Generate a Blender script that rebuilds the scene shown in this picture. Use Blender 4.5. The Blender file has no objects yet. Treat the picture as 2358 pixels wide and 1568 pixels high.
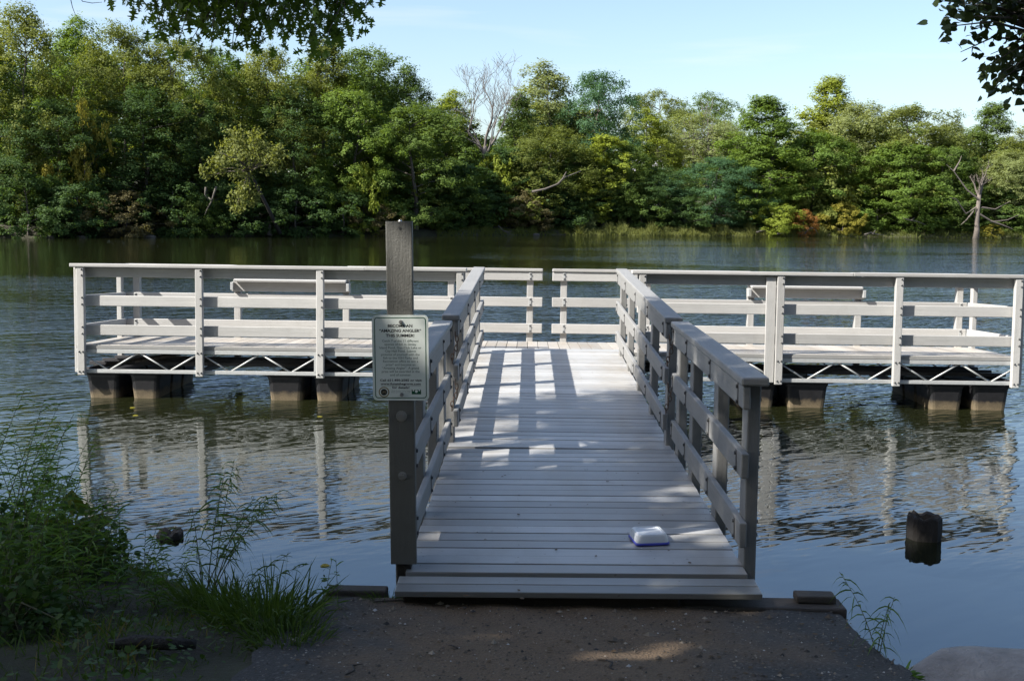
import bpy, bmesh, math, random
import numpy as np
from mathutils import Vector, Matrix

R = math.radians
S = bpy.context.scene
COL = S.collection

# ------------------------------------------------------------------ camera
CAM = np.array([-.28, 0, 2.55])
FPX, PW, PH = 2506., 2358., 1568.          # focal length and frame, in picture units
cam_m = Matrix.Rotation(R(.82), 4, 'Z') @ Matrix.Rotation(R(90 - 6.92), 4, 'X') @ Matrix.Rotation(R(.66), 4, 'Z')
cd = bpy.data.cameras.new('camera')
cd.sensor_width = 36
cd.lens = 36 * FPX / PW
cd.clip_start = .05
cd.clip_end = 3000
cam = bpy.data.objects.new('camera', cd)
COL.objects.link(cam)
cam.matrix_world = Matrix.Translation(Vector(CAM)) @ cam_m
S.camera = cam
CM = np.array(cam_m.to_3x3())


def at(x, y, Y=None, z=None):
    """world point seen at picture position (x, y) at depth Y or height z"""
    d = CM @ np.array([(x - PW / 2) / FPX, -(y - PH / 2) / FPX, -1.])
    t = (Y - CAM[1]) / d[1] if Y is not None else (z - CAM[2]) / d[2]
    return CAM + t * d


# ------------------------------------------------------------------ light
SUN_TO = Vector((-1, -.47, 1.0)).normalized()
EL = math.asin(SUN_TO.z)
AZ = math.atan2(SUN_TO.x, SUN_TO.y)        # clockwise from +Y
w = bpy.data.worlds.new('World')
S.world = w
w.use_nodes = True
wn = w.node_tree
bg = wn.nodes['Background']
sky = wn.nodes.new('ShaderNodeTexSky')
sky.sky_type = 'NISHITA'
sky.sun_disc = False
sky.sun_elevation = EL
sky.sun_rotation = AZ
sky.altitude = 200
sky.air_density = 1.0
sky.dust_density = 2.0
sky.ozone_density = 1.7
# faint wisps of high cloud
tc = wn.nodes.new('ShaderNodeTexCoord')
mp = wn.nodes.new('ShaderNodeMapping')
mp.inputs['Scale'].default_value = (2.2, 2.2, 22)
mp.inputs['Rotation'].default_value = (0, R(5), 0)
cn = wn.nodes.new('ShaderNodeTexNoise')
cn.inputs['Scale'].default_value = 1.6
cn.inputs['Detail'].default_value = 5
cn.inputs['Distortion'].default_value = .6
cr_ = wn.nodes.new('ShaderNodeValToRGB')
cr_.color_ramp.elements[0].position = .54
cr_.color_ramp.elements[1].position = .80
cr_.color_ramp.elements[1].color = (.30, .30, .30, 1)
mx = wn.nodes.new('ShaderNodeMix')
mx.data_type = 'RGBA'
mx.inputs[7].default_value = (4.6, 4.7, 4.8, 1)
wn.links.new(tc.outputs['Generated'], mp.inputs[0])
wn.links.new(mp.outputs[0], cn.inputs['Vector'])
wn.links.new(cn.outputs['Fac'], cr_.inputs[0])
wn.links.new(cr_.outputs[0], mx.inputs[0])
wn.links.new(sky.outputs[0], mx.inputs[6])
wn.links.new(mx.outputs[2], bg.inputs[0])
bg.inputs[1].default_value = .09
sl = bpy.data.lights.new('sun', 'SUN')
sl.energy = 5.0
sl.angle = R(.5)
sl.color = (1, .95, .87)
so = bpy.data.objects.new('sun', sl)
so.rotation_euler = SUN_TO.to_track_quat('Z', 'Y').to_euler()
so.location = (-20, -10, 30)
COL.objects.link(so)
S.view_settings.view_transform = 'Standard'
S.view_settings.look = 'None'
S.view_settings.gamma = 1
S.view_settings.exposure = 1.42
S.render.engine = 'CYCLES'
S.cycles.use_denoising = True
S.cycles.max_bounces = 8
S.cycles.transparent_max_bounces = 8


# ------------------------------------------------------------------ helpers
def tag(o, label=None, cat=None, group=None, kind=None):
    if label: o['label'] = label
    if cat: o['category'] = cat
    if group: o['group'] = group
    if kind: o['kind'] = kind
    return o


def empty(name, loc=(0, 0, 0), rot=(0, 0, 0), label=None, cat=None, group=None):
    o = bpy.data.objects.new(name, None)
    o.empty_display_size = .2
    o.location = loc
    o.rotation_euler = rot
    COL.objects.link(o)
    return tag(o, label, cat, group)


def link(name, me, m=None, parent=None, bevel=0):
    o = bpy.data.objects.new(name, me)
    COL.objects.link(o)
    if m is not None and not me.materials:
        me.materials.append(m)
    if parent is not None:
        o.parent = parent
    if bevel:
        b = o.modifiers.new('bevel', 'BEVEL')
        b.width = bevel
        b.segments = 2
        b.limit_method = 'ANGLE'
    return o


class MB:
    """collects shapes for one mesh"""
    def __init__(s):
        s.v, s.f, s.t = [], [], []
        s.tint = .5

    def add(s, vs, fs):
        k = len(s.v)
        s.v += [tuple(p) for p in vs]
        s.f += [tuple(i + k for i in f) for f in fs]
        s.t += [s.tint] * len(fs)

    def box(s, x0, x1, y0, y1, z0, z1):
        s.add([(x0, y0, z0), (x1, y0, z0), (x1, y1, z0), (x0, y1, z0), (x0, y0, z1), (x1, y0, z1), (x1, y1, z1), (x0, y1, z1)],
              [(0, 3, 2, 1), (4, 5, 6, 7), (0, 1, 5, 4), (1, 2, 6, 5), (2, 3, 7, 6), (3, 0, 4, 7)])

    def tube(s, pts, rad, n=6, caps=True):
        pts = [Vector(p) for p in pts]
        rs = rad if isinstance(rad, (list, tuple)) else [rad] * len(pts)
        vs, fs = [], []
        ref = None
        for i, p in enumerate(pts):
            d = (pts[min(i + 1, len(pts) - 1)] - pts[max(i - 1, 0)]).normalized()
            if ref is None:
                ref = d.orthogonal().normalized()
            else:
                ref = (ref - d * ref.dot(d))
                ref = ref.normalized() if ref.length > 1e-6 else d.orthogonal().normalized()
            b = d.cross(ref)
            for k in range(n):
                a = 2 * math.pi * k / n
                vs.append(p + (ref * math.cos(a) + b * math.sin(a)) * rs[i])
        for i in range(len(pts) - 1):
            for k in range(n):
                fs.append((i * n + k, i * n + (k + 1) % n, (i + 1) * n + (k + 1) % n, (i + 1) * n + k))
        if caps:
            fs.append(tuple(range(n))[::-1])
            fs.append(tuple((len(pts) - 1) * n + k for k in range(n)))
        s.add(vs, fs)

    def loft(s, rings, cap=True):
        n = len(rings[0])
        vs = [p for r in rings for p in r]
        fs = []
        for i in range(len(rings) - 1):
            for k in range(n):
                fs.append((i * n + k, i * n + (k + 1) % n, (i + 1) * n + (k + 1) % n, (i + 1) * n + k))
        if cap:
            fs.append(tuple(range(n))[::-1])
            fs.append(tuple((len(rings) - 1) * n + k for k in range(n)))
        s.add(vs, fs)

    def mesh(s, name, smooth=False):
        me = bpy.data.meshes.new(name)
        me.from_pydata(s.v, [], s.f)
        a = me.attributes.new('tint', 'FLOAT', 'FACE')
        a.data.foreach_set('value', s.t)
        if smooth:
            me.polygons.foreach_set('use_smooth', [True] * len(me.polygons))
        me.update()
        return me

    def build(s, name, m, parent=None, bevel=0, smooth=False):
        return link(name, s.mesh(name, smooth), m, parent, bevel)


def poly_mesh(name, verts, nper, tint, smooth=False):
    """fast mesh of equal polygons: verts (n, nper, 3)"""
    n = len(verts)
    me = bpy.data.meshes.new(name)
    me.vertices.add(n * nper)
    me.vertices.foreach_set('co', np.ascontiguousarray(verts, dtype=np.float32).ravel())
    me.loops.add(n * nper)
    me.loops.foreach_set('vertex_index', np.arange(n * nper, dtype=np.int32))
    me.polygons.add(n)
    me.polygons.foreach_set('loop_start', np.arange(0, n * nper, nper, dtype=np.int32))
    a = me.attributes.new('tint', 'FLOAT', 'FACE')
    a.data.foreach_set('value', np.ascontiguousarray(tint, dtype=np.float32))
    me.update(calc_edges=True)
    me.validate()
    return me


def indexed_mesh(name, verts, quads, tint):
    me = bpy.data.meshes.new(name)
    me.vertices.add(len(verts))
    me.vertices.foreach_set('co', np.ascontiguousarray(verts, dtype=np.float32).ravel())
    n = len(quads)
    me.loops.add(n * 4)
    me.loops.foreach_set('vertex_index', np.ascontiguousarray(quads, dtype=np.int32).ravel())
    me.polygons.add(n)
    me.polygons.foreach_set('loop_start', np.arange(0, n * 4, 4, dtype=np.int32))
    a = me.attributes.new('tint', 'FLOAT', 'FACE')
    a.data.foreach_set('value', np.ascontiguousarray(tint, dtype=np.float32))
    me.update(calc_edges=True)
    return me


def unit(a):
    return a / np.maximum(np.linalg.norm(a, axis=-1, keepdims=True), 1e-9)


# ------------------------------------------------------------------ materials
class NT:
    def __init__(s, name):
        s.m = bpy.data.materials.new(name)
        s.m.use_nodes = True
        s.t = s.m.node_tree
        s.p = s.t.nodes['Principled BSDF']
        s.out = s.t.nodes['Material Output']

    def n(s, kind, **kw):
        nd = s.t.nodes.new('ShaderNode' + kind)
        for k, v in kw.items():
            if k in nd.inputs.keys() if isinstance(k, str) else False:
                nd.inputs[k].default_value = v
            else:
                setattr(nd, k, v)
        return nd

    def l(s, a, b):
        s.t.links.new(a, b)

    def noise(s, vec, scale, detail=4, rough=.55, dist=0):
        nd = s.n('TexNoise')
        nd.inputs['Scale'].default_value = scale
        nd.inputs['Detail'].default_value = detail
        nd.inputs['Roughness'].default_value = rough
        nd.inputs['Distortion'].default_value = dist
        s.l(vec, nd.inputs['Vector'])
        return nd.outputs['Fac']

    def mapping(s, vec, scale=(1, 1, 1), rot=(0, 0, 0), loc=(0, 0, 0)):
        nd = s.n('Mapping')
        nd.inputs['Scale'].default_value = scale
        nd.inputs['Rotation'].default_value = rot
        nd.inputs['Location'].default_value = loc
        s.l(vec, nd.inputs['Vector'])
        return nd.outputs[0]

    def ramp(s, fac, stops):
        nd = s.n('ValToRGB')
        cr = nd.color_ramp
        while len(cr.elements) < len(stops):
            cr.elements.new(.5)
        for e, (p, c) in zip(cr.elements, stops):
            e.position = p
            e.color = c if len(c) == 4 else (*c, 1)
        s.l(fac, nd.inputs[0])
        return nd.outputs[0]

    def mix(s, fac, a, b, mode='MIX'):
        nd = s.n('Mix', data_type='RGBA', blend_type=mode)
        for i, v in ((0, fac), (6, a), (7, b)):
            if hasattr(v, 'links'):
                s.l(v, nd.inputs[i])
            else:
                nd.inputs[i].default_value = v if i == 0 or len(v) == 4 else (*v, 1)
        return nd.outputs[2]

    def math(s, op, a, b=None, clamp=False):
        nd = s.n('Math', operation=op, use_clamp=clamp)
        for i, v in ((0, a), (1, b)):
            if v is None: continue
            if hasattr(v, 'links'):
                s.l(v, nd.inputs[i])
            else:
                nd.inputs[i].default_value = v
        return nd.outputs[0]

    def bump(s, h, dist, strength=1, normal=None):
        nd = s.n('Bump')
        nd.inputs['Distance'].default_value = dist
        nd.inputs['Strength'].default_value = strength
        s.l(h, nd.inputs['Height'])
        if normal is not None:
            s.l(normal, nd.inputs['Normal'])
        return nd.outputs[0]

    def obj(s):
        return s.n('TexCoord').outputs['Object']

    def pos(s):
        return s.n('NewGeometry').outputs['Position']

    def attr(s, name='tint'):
        nd = s.n('Attribute')
        nd.attribute_name = name
        return nd.outputs['Fac']

    def rand(s):
        return s.n('ObjectInfo').outputs['Random']


def grey3(v):
    return (v, v, v, 1)


def lumber(name, col, grain=(1, 1, 1), rough=.6, dirt=.35, bumpd=.0012, spots=True):
    """painted or weathered timber: grain runs along the board, stains and dirt lie over it"""
    k = NT(name)
    o = k.pos()
    gen = k.n('TexCoord').outputs['Generated']
    off = k.n('VectorMath', operation='ADD')
    cmb = k.n('CombineXYZ')
    rr_ = k.math('MULTIPLY', k.rand(), 40)
    for i_ in range(3): k.l(rr_, cmb.inputs[i_])
    k.l(gen, off.inputs[0]); k.l(cmb.outputs[0], off.inputs[1])
    gv = off.outputs[0]
    g = k.noise(gv, 7, 8, .72, .6)
    streak = k.noise(gv, 2.6, 5, .6, .4)
    big = k.noise(o, 2.3, 4, .6)
    med = k.noise(o, 11, 6, .7)
    fine = k.noise(o, 120, 3, .6)
    c = k.mix(k.ramp(big, [(.3, grey3(0)), (.7, grey3(1))]), [q * .86 for q in col], [min(1, q * 1.08) for q in col])
    c = k.mix(k.math('MULTIPLY', k.ramp(streak, [(.5, grey3(0)), (.72, grey3(1))]), dirt), c, [q * f for q, f in zip(col, (.60, .58, .52))])
    c = k.mix(k.math('MULTIPLY', k.ramp(med, [(.52, grey3(0)), (.74, grey3(1))]), dirt), c, [q * f for q, f in zip(col, (.62, .6, .54))])
    c = k.mix(k.math('MULTIPLY', k.ramp(g, [(.44, grey3(0)), (.64, grey3(1))]), .34), c, [q * .58 for q in col])
    c = k.mix(k.math('MULTIPLY', k.ramp(fine, [(.66, grey3(0)), (.74, grey3(1))]), .35), c, [q * .4 for q in col])
    r = k.mix(.4, c, k.mix(k.rand(), [q * .72 for q in col], [min(1, q * 1.16) for q in col]))
    k.l(r, k.p.inputs['Base Color'])
    k.p.inputs['Roughness'].default_value = rough
    h = k.math('ADD', g, k.math('MULTIPLY', k.noise(o, 90, 3), .6))
    k.l(k.bump(h, bumpd * 1.8), k.p.inputs['Normal'])
    return k.m


def deck_mat(name, col, along='x'):
    k = NT(name)
    o = k.obj()
    sc = (3, 90, 90) if along == 'x' else (90, 3, 90)
    g = k.noise(k.mapping(o, sc), 1, 5, .65)
    big = k.noise(k.mapping(o, (1.2, .5, 1)), 1.6, 5, .6)
    t = k.attr()
    c = k.mix(t, [q * .58 for q in col], [min(1, q * 1.2) for q in col])
    c = k.mix(k.math('MULTIPLY', k.ramp(g, [(.45, grey3(0)), (.7, grey3(1))]), .35), c, [q * .62 for q in col])
    c = k.mix(k.math('MULTIPLY', k.ramp(big, [(.44, grey3(0)), (.70, grey3(1))]), .6), c, (col[0] * .60, col[1] * .52, col[2] * .42))
    sp = k.noise(o, 26, 2, .4)
    c = k.mix(k.math('MULTIPLY', k.ramp(sp, [(.71, grey3(0)), (.76, grey3(1))]), .55), c, (.09, .07, .05))
    k.l(c, k.p.inputs['Base Color'])
    k.p.inputs['Roughness'].default_value = .42
    k.p.inputs['Specular IOR Level'].default_value = .7
    k.l(k.bump(g, .0012), k.p.inputs['Normal'])
    return k.m


def plain(name, col, rough=.5, metal=0, var=.25, scale=20, bumpd=.001):
    k = NT(name)
    o = k.obj()
    n_ = k.noise(o, scale, 5, .6)
    c = k.mix(n_, [q * (1 - var) for q in col], [min(1, q * (1 + var)) for q in col])
    k.l(c, k.p.inputs['Base Color'])
    k.p.inputs['Roughness'].default_value = rough
    k.p.inputs['Metallic'].default_value = metal
    if bumpd:
        k.l(k.bump(n_, bumpd), k.p.inputs['Normal'])
    return k.m


def leaf_mat(name, col, trans=.42, gloss=.6, var=.22, warm=None, spec=.12):
    k = NT(name)
    t = k.attr()
    warm = warm or (col[0] * 1.3, col[1] * 1.2, col[2] * 1.0)
    c = k.mix(t, [q * (1 - var) for q in col], warm)
    c = k.mix(.35, c, k.mix(k.rand(), [col[0] * .75, col[1] * .85, col[2] * .9], [col[0] * 1.2, col[1] * 1.15, col[2]]))
    k.l(c, k.p.inputs['Base Color'])
    k.p.inputs['Roughness'].default_value = gloss
    k.p.inputs['Specular IOR Level'].default_value = spec
    tr = k.n('BsdfTranslucent')
    k.l(k.mix(1, c, (1.5, 1.45, .6), 'MULTIPLY'), tr.inputs['Color'])
    ms = k.n('MixShader')
    ms.inputs[0].default_value = trans
    k.l(k.p.outputs[0], ms.inputs[1])
    k.l(tr.outputs[0], ms.inputs[2])
    k.l(ms.outputs[0], k.out.inputs[0])
    return k.m


def bark(name, col, sc=14):
    k = NT(name)
    o = k.obj()
    n_ = k.noise(k.mapping(o, (1, 1, .25)), sc, 6, .7)
    k.l(k.ramp(n_, [(.3, [q * .45 for q in col]), (.7, [q * 1.25 for q in col])]), k.p.inputs['Base Color'])
    k.p.inputs['Roughness'].default_value = .9
    k.l(k.bump(n_, .03), k.p.inputs['Normal'])
    return k.m


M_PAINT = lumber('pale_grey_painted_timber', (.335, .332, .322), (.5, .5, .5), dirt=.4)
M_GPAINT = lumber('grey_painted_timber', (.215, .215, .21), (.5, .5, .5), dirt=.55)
M_POST = lumber('weathered_grey_timber', (.13, .128, .115), (1, 1, .06), dirt=.5, bumpd=.002)
M_DECK = deck_mat('deck_boards', (.36, .362, .36), 'x')
M_RAMP = deck_mat('ramp_planks', (.27, .275, .265), 'x')
M_DOCKDECK = deck_mat('dock_deck_boards', (.36, .335, .30), 'y')
M_GALV = plain('galvanised_steel', (.36, .37, .37), .5, .3, .2, 30)
M_DARKSTEEL = plain('dark_steel', (.05, .05, .055), .5, .4)
M_BOLT = plain('bolt_steel', (.10, .10, .10), .5, .6)
M_SBOLT = plain('bright_bolt_steel', (.42, .42, .41), .4, .7)
M_RUST = plain('rusty_chain_steel', (.10, .065, .045), .6, .5, .5, 60)
M_OLDWOOD = lumber('old_brown_timber', (.055, .047, .04), (.4, .4, .4), rough=.85, dirt=.6, bumpd=.004)
M_ROT = bark('rotten_black_wood', (.028, .024, .021), 30)
M_DRIFT = bark('bleached_wood', (.095, .083, .07), 20)
M_BARK = bark('grey_brown_bark', (.10, .085, .07))
M_DEADBARK = bark('bleached_bark', (.13, .115, .105))
M_SNAG = bark('weathered_snag_bark', (.12, .10, .085))


def float_mat():
    k = NT('black_plastic_float_with_scum_line')
    p = k.pos()
    sx = k.n('SeparateXYZ')
    k.l(p, sx.inputs[0])
    n_ = k.noise(p, 9, 5, .6)
    z = k.math('ADD', sx.outputs[2], k.math('MULTIPLY', k.math('SUBTRACT', n_, .5), .16))
    r = k.ramp(z, [(.02, grey3(1)), (.08, grey3(.65)), (.13, grey3(0))])
    sp = k.noise(p, 60, 4, .7)
    tan = k.mix(sp, (.055, .042, .025), (.19, .15, .095))
    blk = k.mix(k.noise(p, 22, 4), (.005, .005, .006), (.016, .016, .018))
    k.l(k.mix(r, blk, tan), k.p.inputs['Base Color'])
    k.p.inputs['Specular IOR Level'].default_value = .25
    k.p.inputs['Roughness'].default_value = .6
    return k.m


M_FLOAT = float_mat()


def water_mat():
    k = NT('pond_water')
    p = k.pos()
    sx = k.n('SeparateXYZ')
    k.l(p, sx.inputs[0])
    y = sx.outputs[1]
    wob = k.math('MULTIPLY', k.math('SUBTRACT', k.noise(p, .35, 3), .5), 3.2)
    yy = k.math('ADD', y, wob)
    calm = k.n('MapRange', clamp=True)
    k.l(yy, calm.inputs[0])
    for i, v in ((1, 7.4), (2, 9.6), (3, .10), (4, 1.0)):
        calm.inputs[i].default_value = v
    patch = k.noise(k.mapping(p, (.35, 1, 1)), .11, 3, .5)
    pr = k.n('MapRange', clamp=True)
    k.l(patch, pr.inputs[0])
    for i, v in ((1, .38), (2, .6), (3, .38), (4, 1.25)):
        pr.inputs[i].default_value = v
    side = k.n('MapRange', clamp=True)          # sheltered water under the tall trees on the left
    k.l(sx.outputs[0], side.inputs[0])
    for i, v in ((1, -3), (2, 16), (3, .15), (4, .85)):
        side.inputs[i].default_value = v
    dist = k.n('MapRange', clamp=True)
    k.l(k.math('ADD', y, k.math('MULTIPLY', k.math('SUBTRACT', k.noise(p, .12, 3), .5), 14)), dist.inputs[0])
    for i, v in ((1, 24), (2, 44), (3, 0), (4, 1)):
        dist.inputs[i].default_value = v
    far = k.n('Mix', data_type='FLOAT')
    k.l(dist.outputs[0], far.inputs[0])
    far.inputs[2].default_value = 1
    k.l(side.outputs[0], far.inputs[3])
    mid = k.n('MapRange', clamp=True)
    k.l(y, mid.inputs[0])
    for i, v in ((1, 12.5), (2, 18), (3, .09), (4, 1)):
        mid.inputs[i].default_value = v
    amp = k.math('MULTIPLY', k.math('MULTIPLY', calm.outputs[0], pr.outputs[0]), far.outputs[0])
    crest = lambda a, u, v: k.mapping(k.mapping(p, rot=(0, 0, R(a))), (u, v, 1))
    h1 = k.noise(crest(-40, 1.0, 5.6), 1, 2, .45, .35)
    h2 = k.noise(crest(-28, .5, 1.7), 1, 2, .5, .4)
    h3 = k.noise(crest(-20, 3.2, 12), 1, 1, .5, .3)
    h = k.math('ADD', k.math('MULTIPLY', h1, k.math('ADD', .0065, k.math('MULTIPLY', mid.outputs[0], .030))), k.math('ADD', k.math('MULTIPLY', h2, k.math('MULTIPLY', mid.outputs[0], .095)), k.math('MULTIPLY', h3, k.math('MULTIPLY', mid.outputs[0], .038))))
    h = k.math('MULTIPLY', h, amp)
    k.l(k.bump(h, 1.0), k.p.inputs['Normal'])
    n_ = k.noise(p, .2, 3)
    k.l(k.mix(n_, (.006, .008, .003), (.011, .012, .0045)), k.p.inputs['Base Color'])
    k.p.inputs['Roughness'].default_value = .03
    k.p.inputs['IOR'].default_value = 2.3
    k.p.inputs['Specular Tint'].default_value = (.80, .92, 1, 1)
    return k.m


M_WATER = water_mat()


def ground_mat():
    k = NT('bank_soil')
    p = k.pos()
    a = k.noise(p, 1.3, 5, .6)
    b = k.noise(p, 28, 5, .7)
    c = k.mix(k.ramp(a, [(.35, grey3(0)), (.65, grey3(1))]), (.035, .03, .018), (.05, .06, .022))
    c = k.mix(k.math('MULTIPLY', b, .6), c, (.02, .017, .012))
    k.l(c, k.p.inputs['Base Color'])
    k.p.inputs['Roughness'].default_value = .95
    k.l(k.bump(b, .03), k.p.inputs['Normal'])
    return k.m


def path_mat():
    k = NT('worn_asphalt_under_dirt')
    p = k.pos()
    sx = k.n('SeparateXYZ')
    k.l(p, sx.inputs[0])
    # dry brown dirt trodden along the middle, bare asphalt at the right edge
    d = k.math('ABSOLUTE', k.math('SUBTRACT', sx.outputs[0], -.1))
    big = k.noise(p, 1.5, 5, .65)
    m = k.math('SUBTRACT', k.math('ADD', 1.4, k.math('MULTIPLY', k.math('SUBTRACT', big, .5), 1.8)), k.math('MULTIPLY', d, 1.05))
    m = k.ramp(m, [(.25, grey3(0)), (.8, grey3(1))])
    fine = k.noise(p, 70, 4, .75)
    vor = k.n('TexVoronoi')
    vor.inputs['Scale'].default_value = 75
    k.l(p, vor.inputs['Vector'])
    asp = k.mix(fine, (.018, .0175, .017), (.07, .066, .06))
    asp = k.mix(k.math('MULTIPLY', k.ramp(vor.outputs['Color'], [(.78, grey3(0)), (.9, grey3(1))]), .5), asp, (.2, .19, .17))
    dirt = k.mix(fine, (.055, .037, .022), (.20, .135, .078))
    crumbs = k.noise(p, 38, 3, .6)
    dirt = k.mix(k.math('MULTIPLY', k.ramp(crumbs, [(.6, grey3(0)), (.68, grey3(1))]), .75), dirt, (.03, .022, .016))
    k.l(k.mix(m, asp, dirt), k.p.inputs['Base Color'])
    k.p.inputs['Roughness'].default_value = .92
    h = k.math('ADD', fine, k.math('MULTIPLY', vor.outputs['Distance'], .8))
    k.l(k.bump(h, .012), k.p.inputs['Normal'])
    return k.m


def rock_mat(name, col):
    k = NT(name)
    o = k.obj()
    a = k.noise(o, 5, 6, .65)
    b = k.noise(o, 40, 4, .7)
    c = k.mix(k.ramp(a, [(.35, grey3(0)), (.65, grey3(1))]), [q * .6 for q in col], [q * 1.2 for q in col])
    c = k.mix(k.math('MULTIPLY', b, .45), c, [q * .45 for q in col])
    k.l(c, k.p.inputs['Base Color'])
    k.p.inputs['Roughness'].default_value = .85
    k.l(k.bump(k.math('ADD', a, k.math('MULTIPLY', b, .3)), .03), k.p.inputs['Normal'])
    return k.m


M_GROUND, M_PATH = ground_mat(), path_mat()
M_ROCK = rock_mat('granite_boulder', (.34, .315, .29))

rng = np.random.default_rng(7)
random.seed(11)

# ------------------------------------------------------------------ water and land
wm = MB()
wm.box(-500, 500, -60, 400, -3, 0)
tag(wm.build('water', M_WATER), 'rippled olive green pond water between the near bank and the wooded shore', 'water', kind='structure')

SHORE = np.array([(-60, 20), (-14, 13.5), (-6, 10.0), (-4.7, 9.0), (-3.5, 7.95), (-2.5, 7.2), (-1.85, 6.45), (-1.45, 6.15), (-.95, 5.95),
                  (.95, 5.85), (1.50, 5.80), (1.58, 5.45), (1.55, 4.9), (1.62, 4.55), (2.3, 4.35), (5, 4.6), (14, 5.5), (60, 9)], float)


def shore_dist(x, y):
    """signed distance to the near shoreline, positive on land"""
    x = np.asarray(x, float); y = np.asarray(y, float)
    best = np.full(x.shape, 1e9)
    for a, b in zip(SHORE[:-1], SHORE[1:]):
        d = b - a
        t = np.clip(((x - a[0]) * d[0] + (y - a[1]) * d[1]) / (d @ d), 0, 1)
        best = np.minimum(best, np.hypot(x - a[0] - t * d[0], y - a[1] - t * d[1]))
    # right of 1.5 the line doubles back, so inside = below the polyline by winding along y
    ys = np.interp(x, [-60, -14, -6, -4.7, -3.5, -2.5, -1.85, -1.45, -.95, .95, 1.5, 1.6, 1.62, 2.3, 5, 14, 60],
                   [20, 13.5, 10, 9, 7.95, 7.2, 6.45, 6.15, 5.95, 5.85, 5.8, 5.0, 4.55, 4.35, 4.6, 5.5, 9])
    return np.where(y < ys, best, -best)


def ground_z(x, y):
    x = np.asarray(x, float); y = np.asarray(y, float)
    d = shore_dist(x, y)
    base = np.clip(.515 + .105 * (5.35 - y), .30, 1.05)
    base = np.where(x < -2, np.minimum(base, .30 + .16 * np.maximum(0, 7.6 - y) + .05), base)
    wdt = np.where(x < -1.4, .9, np.where(x > 1.0, .22, .35))
    s = np.clip(d / wdt, 0, 1)
    s = s * s * (3 - 2 * s)
    bump = .025 * np.sin(x * 5.1 + 1.3 * np.sin(y * 3.3)) * np.sin(y * 4.7 + x) * np.clip(d, 0, 1) * np.where(np.abs(x) < 1.5, .25, 1)
    return np.where(d > 0, base * s - .03 + bump, np.maximum(-1.2, d * .9 - .03))


def grid_mesh(name, xs, ys, zf):
    X, Y = np.meshgrid(xs, ys)
    Z = zf(X, Y)
    nx, ny = len(xs), len(ys)
    v = np.stack([X, Y, Z], -1).reshape(-1, 3)
    i = np.arange(nx * ny).reshape(ny, nx)
    q = np.stack([i[:-1, :-1], i[:-1, 1:], i[1:, 1:], i[1:, :-1]], -1).reshape(-1, 4)
    me = indexed_mesh(name, v, q, np.full(len(q), .5))
    me.polygons.foreach_set('use_smooth', [True] * len(q))
    return me


xs = np.concatenate([np.linspace(-90, -9, 40)[:-1], np.linspace(-9, 5, 190), np.linspace(5, 90, 40)[1:]])
ys = np.concatenate([np.linspace(-55, 2, 40)[:-1], np.linspace(2, 10.5, 130), np.linspace(10.5, 24, 20)[1:]])
g = link('ground', grid_mesh('ground', xs, ys, ground_z), M_GROUND)
tag(g, 'dark earth bank under the weeds and grass by the near shore', 'ground', kind='structure')

# path: follows the ground a little above it
PL = lambda y: np.interp(y, [-12, 3, 4.2, 4.8, 5.4, 5.8, 6.0], [-2.2, -1.6, -1.50, -1.46, -1.36, -1.12, -1.0]) + .035 * np.sin(np.asarray(y) * 17) * np.sin(np.asarray(y) * 7.3 + 1)
PR = lambda y: np.interp(y, [-12, 3, 4.4, 4.9, 5.3, 5.6, 5.8, 6.0], [1.7, 1.5, 1.44, 1.47, 1.46, 1.38, 1.1, .9]) + .025 * np.sin(np.asarray(y) * 23 + 2) * np.sin(np.asarray(y) * 9)
ty = np.linspace(-12, 5.86, 220)
tx = np.linspace(0, 1, 70)
T, YY = np.meshgrid(tx, ty)
XX = PL(YY) + (PR(YY) - PL(YY)) * T + .03 * np.sin(YY * 9) * np.where((T == 0) | (T == 1), 1, 0)
ZZ = ground_z(XX, YY) + .012 + .006 * np.sin(XX * 13 + YY * 7)
v = np.stack([XX, YY, ZZ], -1).reshape(-1, 3)
i = np.arange(220 * 70).reshape(220, 70)
q = np.stack([i[:-1, :-1], i[:-1, 1:], i[1:, 1:], i[1:, :-1]], -1).reshape(-1, 4)
me = indexed_mesh('path', v, q, np.full(len(q), .5))
me.polygons.foreach_set('use_smooth', [True] * len(q))
tag(link('path', me, M_PATH), 'worn asphalt path covered in brown dirt leading to the gangway', 'path', kind='structure')

# far bank
SPX = np.array([(-2600, 590), (-900, 566), (-300, 553), (0, 548), (400, 546), (850, 544), (1290, 541), (1600, 543), (1900, 545), (2358, 549), (2700, 552), (3400, 556), (5200, 575)], float)
FS = np.array([at(x, y, z=0)[:2] for x, y in SPX])
FS = np.concatenate([FS, [[420, 150]]])
FS[0] = (-260, 20)


def far_shore(x):
    return np.interp(x, FS[:, 0], FS[:, 1])


def far_z(x, y):
    d = y - far_shore(x)
    return np.interp(d, [-6, 0, 1.5, 8, 25, 60, 120, 300], [-1.2, -.02, .45, 1.1, 2.4, 4.5, 5.5, 6]) + .15 * np.sin(x * .9) * np.sin(d * .7) * np.clip(d / 4, 0, 1)


fx = np.linspace(-260, 420, 300)
fd = np.array([-6, -2, -.6, 0, .6, 1.5, 3, 5, 8, 12, 18, 25, 40, 60, 90, 140, 240, 420])
X = np.repeat(fx[None], len(fd), 0)
Y = far_shore(X) + fd[:, None]
Z = far_z(X, Y)
i = np.arange(X.size).reshape(X.shape)
q = np.stack([i[:-1, :-1], i[:-1, 1:], i[1:, 1:], i[1:, :-1]], -1).reshape(-1, 4)
me = indexed_mesh('hills', np.stack([X, Y, Z], -1).reshape(-1, 3), q, np.full(len(q), .5))
tag(link('hills', me, M_GROUND), 'wooded ground rising behind the far shoreline', 'terrain', kind='structure')


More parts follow.
